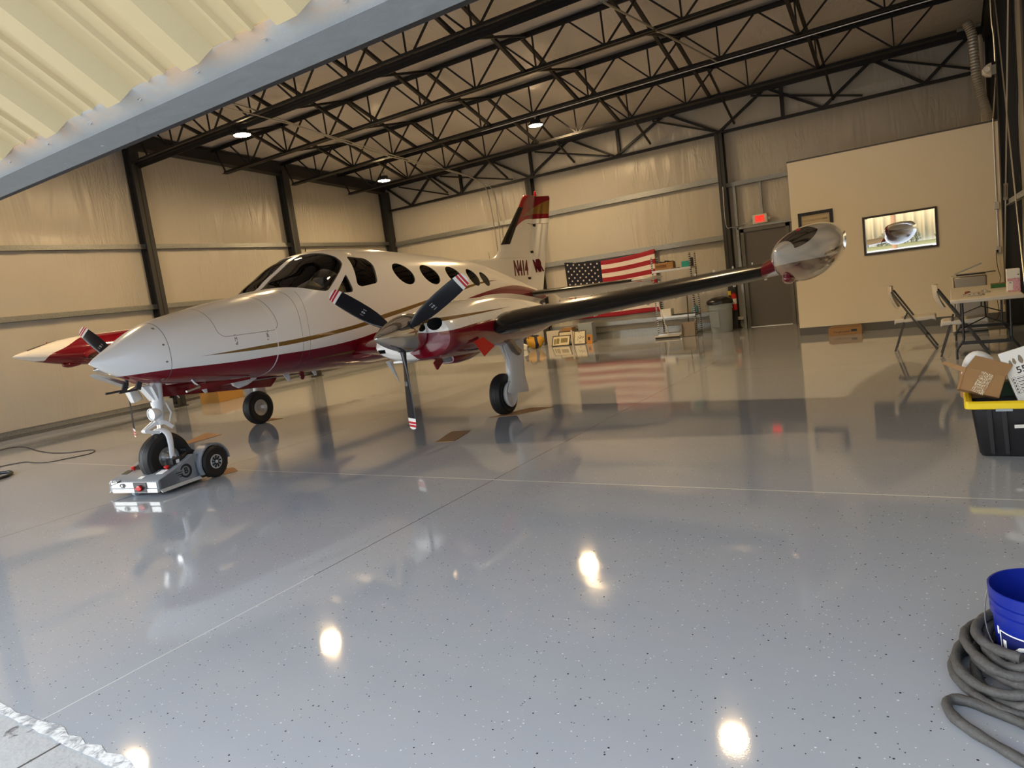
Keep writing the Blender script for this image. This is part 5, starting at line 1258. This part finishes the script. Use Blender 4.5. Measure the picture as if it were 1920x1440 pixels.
outlet(1.88, 'upper metal outlet box at the right edge of the drywall'); outlet(1.17, 'lower metal outlet box at the right edge of the drywall, cord plugged in')
def tubeobj(nm, label, cat, pts, r, mt, n=8): return tag(MB().tube(pts, r, n).build(nm, mt), label, cat)
tubeobj('conduit', 'thin metal conduit between the two outlet boxes', 'conduit', [(.655, DY-.02, 1.235), (.655, DY-.02, 1.815)], .010, M_['steel'])
tubeobj('conduit', 'thin metal conduit rising from the upper outlet box to the emergency light', 'conduit', spline([(.655, DY-.02, 1.945), (.65, DY-.02, 3.1), (.655, DY-.1, 3.3), (.66, 13.15, 3.65), (.665, 13.15, 3.75)], 3), .010, M_['steel'])
tubeobj('conduit', 'thin metal conduit going up from the emergency light to the roof', 'conduit', spline([(.665, 13.15, 3.95), (.66, 13.15, 4.3), (.64, 13.15, 4.6), (.64, 13.15, 5.35)], 3), .010, M_['steel'])
tubeobj('power_cord', 'black power cord hanging from the lower outlet to the table', 'cord', spline([(.635, DY-.06, 1.15), (.62, DY-.07, 1.12), (.62, DY-.07, 1.0), (.635, DY-.08, .85), (.66, DY-.10, .70), (.60, DY-.12, .45), (.62, DY-.12, .12), (.52, DY-.25, .01)], 5), .005, M_['black'])
MB().box((.635, DY-.058, 1.15), (.03, .02, .04)).build('plug', M_['black'], bpy.data.objects['power_cord'])
EL = thing('emergency_light', 'ivory emergency light with round lamp head on the right column', 'emergency light', (.60, 13.22, 3.84))
MB().box((.045, -.05, 0), (.06, .08, .13)).build('mounting_box', M_['steel'], EL)
b = MB(); b.rings([[(.02, -.14, -.10), (.02, -.01, -.10), (.02, -.01, .10), (.02, -.14, .10)], [(-.05, -.15, -.08), (-.05, -.0, -.08), (-.05, 0, .07), (-.05, -.15, .07)], [(-.10, -.12, -.04), (-.10, -.03, -.04), (-.10, -.03, .02), (-.10, -.12, .02)]]); b.build('body', M_['tray'], EL, bevel=.015)
b = MB(); b.lathe([(.045, 0), (.050, -.03), (.042, -.04), (.03, -.03), (.02, -.03)], (-.045, -.15, .0), 'y', n=24); b.build('lamp_head', M_['whitepl'], EL)
# flexible duct with ribs
dp = spline([(.40, 15.5, 5.15), (.47, 15.5, 4.92), (.49, 15.5, 4.55), (.51, 15.5, 4.2), (.56, 15.5, 3.9), (.62, 15.5, 3.65), (.65, 15.5, 3.45), (.66, 15.5, 3.23)], 14)
tag(MB().tube(dp, [.074+(.006 if i % 2 else -.004) for i in range(len(dp))], 18).build('flexible_duct', M_['alu'], sharp=20), 'ribbed silver flexible duct dropping behind the drywall room', 'duct')
tubeobj('vent_pipe', 'pale vent pipe standing right of the flexible duct', 'pipe', [(.60, 15.8, 3.22), (.60, 15.8, 4.88), (.57, 15.8, 4.95)], .04, M_['tray'], 14)
# brace rods and turnbuckle on the right wall
tubeobj('brace_rod', 'thin steel brace rod on the right wall, rising towards the camera', 'brace rod', [(.655, 13.1, .35), (.655, 9.1, 5.3)], .008, M_['steel'])
tubeobj('brace_rod', 'thin steel brace rod on the right wall, falling towards the camera', 'brace rod', [(.668, 13.1, 5.2), (.668, 9.1, .3)], .008, M_['steel'])
b = MB(); c = Vector((.655, 13.1, .35)).lerp(Vector((.655, 9.1, 5.3)), .33); d = (Vector((0, -4.0, 4.95))).normalized(); b.bar(c-d*.12+Vector((-.018, 0, 0)), c+d*.12+Vector((-.018, 0, 0)), .01); b.bar(c-d*.12+Vector((.018, 0, 0)), c+d*.12+Vector((.018, 0, 0)), .01); b.bar(c-d*.13, c-d*.10, .05, .02); b.bar(c+d*.10, c+d*.13, .05, .02)
tag(b.build('turnbuckle', M_['steel']), 'steel turnbuckle on the brace rod near the right column', 'turnbuckle')
# ceiling conduits
tubeobj('conduit', 'pale conduit running from the left lamp to the back wall and down', 'conduit', spline([(-10.3, 7.0, 5.34), (-10.35, 8.5, 5.36), (-10.5, 10.6, 5.12), (-10.9, 13.0, 5.02), (-11.05, 15.6, 4.90), (-11.05, 16.5, 4.80), (-10.85, 16.70, 4.55), (-10.75, 16.70, 3.9), (-10.72, 16.70, 2.6), (-10.72, 16.70, 1.2)], 4), .016, M_['steel'])
tubeobj('conduit', 'thinner pale conduit running beside the one to the back wall', 'conduit', spline([(-10.15, 7.0, 5.24), (-10.2, 8.5, 5.20), (-10.3, 10.6, 5.06), (-10.7, 13.0, 4.98), (-10.9, 15.6, 4.86), (-10.9, 16.5, 4.7), (-10.6, 16.70, 4.3), (-10.6, 16.70, 2.6), (-10.55, 16.70, 1.2)], 4), .011, M_['steel'])
tubeobj('conduit', 'long thin conduit clipped under the joist beside the middle lamp', 'conduit', [(-8.3, 12.93, 5.0), (.55, 12.93, 5.0)], .010, M_['steel'])
tubeobj('conduit', 'short pale conduit crossing the joists from front to back near the middle', 'conduit', [(-3.9, 9.6, 5.3), (-3.3, 12.9, 5.02)], .016, M_['steel'])

# ------------------------------------------------------------------ back door, exit sign
t = thing('door_1', 'flat grey steel exit door with grey frame in the back wall', 'door', (-3.56, BY-.08, 0)); t['kind'] = 'structure'; del t['label']; del t['category']
MB().bb(-.455, .455, -.02, .02, .012, 2.20).build('door_leaf', M_['door'], t, bevel=.002)
b = MB(); b.bb(-.53, -.46, -.06, .05, 0, 2.28).bb(.46, .53, -.06, .05, 0, 2.28).bb(-.53, .53, -.06, .05, 2.205, 2.28); b.build('door_frame', mat('door_frame_grey', (.13, .125, .115), .4), t)
MB().bb(-.46, .46, -.10, .03, 0, .012).build('threshold', M_['alu'], t)
for x, lb in ((-2.93, 'galvanized wall stud right of the grey door'), (-4.16, 'galvanized wall stud left of the grey door')):
    tag(MB().bb(x-.03, x+.03, BY-.13, BY-.03, 0, 3.28).build('wall_stud', GALV), lb, 'wall stud', 'galvanized studs round the door')
tag(MB().bb(-3.60, -3.56, BY-.11, BY-.05, 2.56, 3.28).build('wall_stud', GALV), 'short galvanized stud above the exit sign', 'wall stud', 'galvanized studs round the door')
tag(MB().bb(-4.16, -2.93, BY-.13, BY-.04, 2.29, 2.34).build('door_header', GALV), 'galvanized header rail just above the grey door', 'header')
for x, z, lb in ((-4.27, .20, 'small white box low beside the door, left side'), (-2.72, .62, 'small white box low beside the door, right side')):
    tag(MB().bb(x-.10, x+.08, BY-.16, BY-.07, z, z+.07).build('junction_box', M_['whitepl'], bevel=.005), lb, 'box')
ES = thing('exit_sign', 'lit red EXIT sign with two lamp heads above the grey door', 'exit sign', (-3.63, BY-.15, 2.455))
MB().bb(-.165, .165, -.03, .03, -.105, .105).build('sign_housing', M_['whitepl'], ES, bevel=.02)
MB().bb(-.10, .10, -.033, -.030, -.078, .078).build('sign_face', mat('exit_face', (.30, .10, .08), .4, emit=(1.0, .05, .03), es=.30), ES)
text('exit_text', 'EXIT', .135, mat('exit_letter', (.8, .02, .01), .4, emit=(1.0, .008, .004), es=.75), ES, frame((0, -.034, 0), (1, 0, 0), (0, 0, 1)), bold=.004, sx=.72)
for s in (-1, 1):
    b = MB(); b.lathe([(.02, .03), (.035, .0), (.035, -.02), (.02, -.025)], (s*.205, -.01, -.01), 'y', n=16); b.build('lamp_head', M_['greypl'], ES)
tubeobj('conduit', 'bent conduit from the back column to the exit sign', 'conduit', spline([(-4.36, BY-.28, 3.3), (-4.37, BY-.28, 2.45), (-4.25, BY-.24, 2.36), (-4.0, BY-.16, 2.40), (-3.80, BY-.15, 2.43)], 4), .009, M_['steel'])

# ------------------------------------------------------------------ flag
FL = thing('flag', 'large flag with stars and stripes hung on the back wall', 'flag', (-7.46, BY-.12, 1.36))
def fsag(u, v):      # u 0..1 left-right, v 0..1 bottom-top -> x, y, z
    x = -1.27+2.54*u; sag = .10*math.sin(pi*min(1, u*1.0))*(v**1.5)
    z = -.77+1.56*v-sag+.01*math.sin(9*u)*(1-v)
    y = -.02*math.sin(7*u+2*v)-.015*math.sin(17*u-3*v)-.02
    return (x+.02*(1-v)*(.5-u)*2, y, z)
NU, NV = 96, 39
m0 = mat('flag_red', (.30, .006, .02), .7); m1 = mat('flag_white', (.70, .64, .60), .75); m2 = mat('flag_blue', (.003, .004, .017), .75)
b = MB()
for i in range(NU+1):
    for j in range(NV+1): b.v.append(fsag(i/NU, j/NV))
for i in range(NU):
    for j in range(NV):
        st = j//3; red = st % 2 == 0; c = 0 if red else 1
        if i < NU*.40 and st >= 6: c = 2
        a = i*(NV+1)+j; b.face((a, a+NV+1, a+NV+2, a+1), c)
o = b.build('flag_cloth', [m0, m1, m2], FL, sharp=180); o.modifiers.new('t', 'SOLIDIFY').thickness = .002
b = MB()
for r in range(9):
    for c_ in range(6 if r % 2 == 0 else 5):
        u = .40*((c_+.5)/6 if r % 2 == 0 else (c_+1)/6); v = 1-(7/13)*((r+.75)/9.5)
        P = Vector(fsag(u, v)); P.y -= .006; k0 = len(b.v); b.v.append(tuple(P))
        for k in range(10):
            a_ = pi/2+2*pi*k/10; rr = .033 if k % 2 == 0 else .013; b.v.append((P.x+rr*math.cos(a_), P.y, P.z+rr*math.sin(a_)))
        for k in range(10): b.face((k0, k0+1+k, k0+1+(k+1) % 10))
st = b.build('stars', m1, o, sharp=None); st['kind'] = 'stuff' if False else 'part'; del st['kind']

# ------------------------------------------------------------------ shelving rack, trash can, broom
POSTM = mat('slotted_post', (.45, .44, .42), .45, metal=.5); g = G(POSTM); X, Y, Z = g.xyz()
g.color(g.mix(g.lt(g.math('ABSOLUTE', g.math('SUBTRACT', g.math('FRACT', g.math('DIVIDE', Z, .05)), .5)), .24), (.5, .49, .46), (.06, .055, .05)))
SH = thing('shelving_unit', 'grey metal shelving rack between the flag and the trash can', 'shelf', (-5.55, 16.2, 0))
for x in (-.46, .46):
    for y in (-.19, .22):
        q = MB(); q.bb(x-.018, x+.018, y-.002, y+.002, 0, 1.92).bb(x-(.018 if x < 0 else -.014), x-(.014 if x < 0 else -.018), y-.002, y+.032 if y < 0 else y-.032, 0, 1.92); po = q.build('post', POSTM, SH)
for z in (.085, .50, 1.60):
    q = MB(); q.bb(-.47, .47, -.20, .235, z-.045, z-.004).bb(-.46, .46, -.19, .225, z-.004, z); q.build('shelf_board', M_['alu'], SH)
def simplebox(nm, label, c, d, mt, rz=0, cat='box'):
    return tag(MB().box(c, d, Matrix.Rotation(rz, 3, 'Z')).build(nm, mt, bevel=.002), label, cat)
o = simplebox('wooden_crate', 'brown stamped crate full of dark items on the top shelf', (-5.74, 16.17, 1.685), (.44, .24, .165), M_['card'], .08)
CR = mat('stamp_brown', (.20, .10, .04), .8); MB().box((-5.80, 16.045, 1.685), (.26, .004, .07), Matrix.Rotation(.08, 3, 'Z')).build('stamp', CR, o)
b = MB(); random.seed(3)
for i in range(7): b.box((-5.88+.05*i, 16.17+random.uniform(-.05, .05), 1.785+random.uniform(-.01, .01)), (.12, .04, .02), Matrix.Rotation(random.uniform(-1, 1), 3, 'Z') @ Matrix.Rotation(random.uniform(-.4, .4), 3, 'Y'))
tag(b.build('tool_pile', M_['black']), 'jumble of dark straps and tools on top of the crate', 'tools', kind='stuff')
simplebox('teal_box', 'teal and white carton on the top shelf, right end', (-5.22, 16.15, 1.668), (.18, .16, .13), M_['teal'])
simplebox('dark_pouch', 'black pouch leaning on the teal carton', (-5.12, 16.22, 1.70), (.10, .08, .20), M_['black'], .3, 'pouch')
simplebox('flat_tool', 'flat black tool lying on the top shelf in the middle', (-5.46, 16.08, 1.606), (.20, .05, .012), M_['black'], .1, 'tool')
simplebox('white_carton', 'white carton with grey side on the middle shelf, left end', (-5.80, 16.15, .585), (.26, .22, .17), M_['white'])
simplebox('black_tray', 'thin black tray on the middle shelf', (-5.38, 16.2, .510), (.55, .28, .02), M_['black'], 0, 'tray')
b = MB(); b.lathe([(.001, 0), (.065, 0), (.07, .03), (.07, .11), (.055, .15), (.02, .17), (.02, .20), (.001, .20)], (-5.10, 16.12, .521), n=20); o = b.build('water_jug', mat('blue_tint', (.10, .28, .38), .15)); tag(o, 'small blue bottle with pale label at the right rack post', 'bottle')
MB().box((-5.10, 16.048, .585), (.05, .006, .06)).build('bottle_label', M_['white'], o)
TC = thing('trash_can', 'grey round trash can with black bag over the rim', 'trash can', (-4.55, 16.22, 0))
MB().lathe([(.001, 0), (.225, 0), (.235, .02), (.262, .52), (.275, .525), (.278, .57), (.268, .575), (.275, .68), (.285, .70), (.270, .70), (.25, .55), (.22, .03), (.001, .02)], n=48, cap=False).build('can_body', M_['greypl'], TC)
for s in (0, 1):
    b = MB(); a = math.radians(20+180*s); b.box((.30*math.cos(a), .30*math.sin(a), .64), (.05, .12, .04), Matrix.Rotation(a, 3, 'Z')); b.build('handle', M_['greypl'], TC)
b = MB(); rs = []
for r, z in ((.279, .655), (.291, .66), (.296, .70), (.290, .735), (.26, .765), (.20, .795), (.12, .81), (.04, .81)):
    rs.append([((r+.006*math.sin(7*t+z*30)*(1 if r > .1 else .3))*math.cos(t), (r+.006*math.sin(5*t))*math.sin(t), z+.008*math.sin(4*t+r*20)) for t in [2*pi*k/40 for k in range(40)]])
b.rings(rs); b.build('trash_bag', mat('black_bag', (.012, .011, .012), .3), TC)
b = MB(); b.box((-.06, -.262, .30), (.18, .006, .34), Matrix.Rotation(TH(2.5), 3, 'X')); b.build('front_panel', M_['greypl'], TC, bevel=.003)
FE = thing('fire_extinguisher', 'red fire extinguisher with yellow tag behind the trash can', 'fire extinguisher', (-4.33, 16.62, .45))
MB().lathe([(.001, 0), (.06, .0), (.065, .02), (.065, .34), (.05, .38), (.02, .40), (.02, .43), (.001, .43)], n=24).build('cylinder', M_['brightred'], FE)
b = MB(); b.bb(-.02, .02, -.07, .02, .43, .45).bb(-.015, .015, -.09, .02, .47, .485); b.build('valve_handle', M_['black'], FE); MB().tube(spline([(-.02, 0, .44), (-.08, 0, .42), (-.09, 0, .3), (-.08, 0, .15)], 4), .009, 8).build('hose', M_['black'], FE)
MB().box((-.075, -.04, .41), (.07, .004, .10)).build('yellow_tag', M_['yellow'], FE); MB().lathe([(.0655, .15), (.0655, .27)], n=24, cap=False).build('white_label', M_['white'], FE)
DPN = thing('dustpan', 'upright tan dustpan with long handle leaning on the rack', 'dustpan', (-5.19, 15.78, 0))
b = MB(); R_ = Matrix.Rotation(TH(-6), 3, 'X'); b.box((0, 0, .17), (.33, .018, .33), R_); b.box((-.155, -.03, .16), (.014, .07, .30), R_); b.box((.155, -.03, .16), (.014, .07, .30), R_); b.build('pan', mat('tan_plastic', (.26, .215, .165), .5), DPN, bevel=.004)
MB().tube([(.0, .02, .30), (.0, .10, .95)], .011, 8).build('handle', M_['cord'], DPN)
BRM = thing('push_broom', 'push broom with pale head leaning against the rack', 'broom', (-5.69, 15.70, 0))
b = MB(); b.box((0, 0, .055), (.60, .06, .03)); b.build('broom_head', M_['tray'], BRM, bevel=.004); MB().box((0, 0, .022), (.58, .05, .044)).build('bristles', M_['dark'], BRM)
MB().tube([(.0, 0, .06), (.02, .02, .14), (-.20, .16, .80), (-.34, .27, 1.35)], .012, 8).build('handle', M_['alu'], BRM)

# ------------------------------------------------------------------ pictures and bag on the floor at the back
def leaning(nm, label, x0, x1, y, h, fm, sheet, lean=12, th=.02, fw=.022):
    w = x1-x0; t = thing(nm, label, 'picture', ((x0+x1)/2, y, .002)); R_ = Matrix.Rotation(TH(-lean), 4, 'X')
    b = MB(); b.bb(-w/2, w/2, -th/2, th/2, 0, fw).bb(-w/2, w/2, -th/2, th/2, h-fw, h).bb(-w/2, -w/2+fw, -th/2, th/2, fw, h-fw).bb(w/2-fw, w/2, -th/2, th/2, fw, h-fw); b.xform(R_); b.build('frame', fm, t)
    b = MB(); b.bb(-w/2+fw*.9, w/2-fw*.9, -th/4, th/3, fw*.9, h-fw*.9); b.xform(R_); b.build('sheet', sheet, t)
    return t, R_
IV = mat('ivory_mat', (.62, .54, .36), .6); OL = mat('olive_print', (.18, .14, .04), .5)
t, R_ = leaning('framed_picture', 'black framed picture with three dark prints, leaning frontmost at the back wall', -8.95, -8.42, 15.95, .29, M_['black'], IV, 25)
for x, w, z in ((-.185, .05, .13), (-.10, .09, .14), (.09, .20, .15)): b = MB(); b.box((x, -.0065, z), (w, .002, .15 if w < .15 else .12)); b.xform(R_); b.build('print', OL, t)
t, R_ = leaning('framed_picture', 'black framed picture standing just behind the frontmost one', -8.86, -8.36, 16.14, .37, M_['black'], IV, 18)
t, R_ = leaning('framed_picture', 'upright framed drawing of figures, beside the black frames', -8.31, -7.97, 15.98, .36, mat('grey_frame', (.12, .10, .08), .5), mat('cream_sheet', (.68, .62, .46), .6), 14)
random.seed(5)
b = MB()
for i in range(16): b.box((random.gauss(0, .05), -.0065, .19+random.gauss(0, .055)), (.022, .002, .016))
b.xform(R_); b.build('drawing', M_['dark'], t)
t, R_ = leaning('orange_book', 'small orange picture at the right end of the row on the floor', -7.94, -7.79, 15.99, .23, mat('orange_cover', (.55, .25, .02), .5), mat('orange_sheet', (.50, .20, .04), .5), 10)
b = MB(); b.box((-.01, -.0065, .13), (.06, .002, .08)); b.xform(R_); b.build('figure', M_['dark'], t)
simplebox('wooden_board', 'narrow pale wooden board standing between the leaning pictures', (-8.38, 16.06, .19), (.05, .03, .38), M_['tray'], 0, 'board')
simplebox('brown_box', 'brown box behind the leaning pictures', (-8.64, 16.42, .22), (.30, .24, .44), M_['card'])
simplebox('foam_block', 'pale blocky panel behind the bag, at the back wall', (-9.15, 16.55, .19), (.40, .20, .38), M_['tray'], 0, 'panel')
simplebox('grey_carton', 'dark grey crate behind the leaning pictures, right side', (-8.12, 16.45, .26), (.40, .22, .50), M_['greypl'], 0, 'crate')
BG = thing('duffel_bag', 'yellow and navy sports bag slumped on the floor at the back', 'bag', (-9.36, 15.80, 0))
YB = mat('bag_yellow', (.55, .30, .03), .7); NB = mat('bag_navy', (.012, .012, .035), .6)
b = MB(); rs = []; n = 32
for i in range(13):
    p = math.radians(-80+i*160/12); r = math.cos(p)
    rs.append([(.26*r*math.cos(t)*(1+.10*math.sin(3*t+i)), .18*r*math.sin(t), .185+.18*math.sin(p)+.02*math.sin(2*t)*r) for t in [2*pi*k/n for k in range(n)]])
b.rings(rs, mi=lambda i, j: 1 if (j % 8 in (2, 3)) or i > 9 else 0); b.build('bag_body', [YB, NB], BG, sharp=60)
b = MB(); b.box((-.27, .0, .17), (.16, .16, .30), Matrix.Rotation(.4, 3, 'Y')); b.build('side_pocket', NB, BG, bevel=.04)
b = MB(); b.box((-.26, -.10, .08), (.16, .06, .15), Matrix.Rotation(.3, 3, 'Y')); b.build('white_cloth', M_['whitepl'], BG, bevel=.02)
b = MB(); b.tube(spline([(-.12, -.13, .28), (-.05, -.16, .38), (.05, -.14, .37), (.10, -.12, .26)], 5), .010, 8); b.build('strap', NB, BG)
# cartons
CX = thing('long_carton', 'long brown carton with printed slogan at the drywall baseboard', 'box', (-1.66, 13.70, 0), .06)
MB().bb(-.27, .27, -.09, .09, 0, .135).build('carton_body', M_['card'], CX, bevel=.002)
b = MB(); b.rings([[(-.27, -.09, .135), (.27, -.09, .135), (.26, .0, .165), (-.22, .0, .165)], [(-.27, -.09, .139), (.27, -.09, .139), (.26, .0, .169), (-.22, .0, .169)]]); b.build('carton_flap', M_['cardd'], CX)
text('slogan_text', 'You got power.', .044, M_['black'], CX, frame((-.05, -.0905, .065), (1, 0, 0), (0, 0, 1)), bold=.0005)
MB().bb(.10, .19, -.0925, -.090, .055, .095).build('logo_print', M_['black'], CX)
LC = thing('brown_carton', 'golden brown carton on the floor by the left wall, behind the nose gear', 'box', (-13.93, 9.52, 0), .17)
MB().bb(-.27, .27, -.36, .36, 0, .26).build('carton_body', mat('golden_card', (.42, .22, .05), .8), LC, bevel=.003)
MB().bb(-.10, .12, -.05, .18, .26, .30).build('white_bag', M_['white'], LC, bevel=.015)
simplebox('grey_block', 'grey steel box on the floor at the left wall near the nose strut', (-14.3, 8.35, .13), (.28, .3, .26), M_['greypl'])

# ------------------------------------------------------------------ outside the open door: what the glazing and the paint reflect
b = MB(); xs = []; x = -24.0
while x < 14: xs += [(x, 0), (x+.20, 0), (x+.23, .04), (x+.28, .04), (x+.31, 0)]; x += .61
b.rings([[(x, -27+h, z) for x, h in xs] for z in (0, 5.5)], cap=False, closed=False)
OB = mat('cream_metal_wall', (.70, .58, .36), .45); o = b.build('neighbour_hangar', OB); o.modifiers.new('t', 'SOLIDIFY').thickness = .05; tag(o, 'cream ribbed metal building across the taxiway, outside the door', 'building')
GR = mat('grass', (.14, .17, .05), .9); g = G(GR); g.color(g.mix(g.noise(6, 5, .7)[0], (.10, .12, .03), (.24, .22, .09)))
tag(MB().bb(-26, 14, -26.8, -20.5, -.01, .01).build('grass_strip', GR), 'grass strip along the building outside', 'grass', kind='stuff')
SHM = mat('shrub_leaves', (.05, .07, .03), .8); random.seed(11)
for i, (x, h) in enumerate(((-9.0, .9), (-6.2, 1.1), (-4.6, .8), (-3.1, 1.2), (-1.2, .9), (.8, 1.3))):
    q = MB()
    for k in range(260):
        a_, p_ = random.uniform(0, 2*pi), random.uniform(0, pi/2); rr = random.uniform(.5, 1)
        c = Vector((math.cos(a_)*math.cos(p_)*.6*rr, math.sin(a_)*math.cos(p_)*.35*rr, .05+math.sin(p_)*h*rr)); u = Vector((random.uniform(-1, 1), random.uniform(-1, 1), random.uniform(-.4, 1))).normalized()*.16; v = u.cross(Vector((0, 1, .3))).normalized()*.035
        k0 = len(q.v); q.v += [tuple(c-u/2), tuple(c+v), tuple(c+u/2), tuple(c-v)]; q.face((k0, k0+1, k0+2, k0+3))
    o = q.build('shrub', SHM, sharp=None); o.location = (x, -25.8, 0); tag(o, 'dark leafy shrub outside, number %s from the left along the neighbouring wall' % ['one', 'two', 'three', 'four', 'five', 'six'][i], 'shrub', 'shrubs along the neighbouring wall')
tag(MB().lathe([(.14, 0), (.12, 6)], (-3.6, -20, 0), n=12).build('wooden_pole', mat('pole_wood', (.30, .17, .08), .8)), 'brown wooden pole standing outside across the taxiway', 'pole')
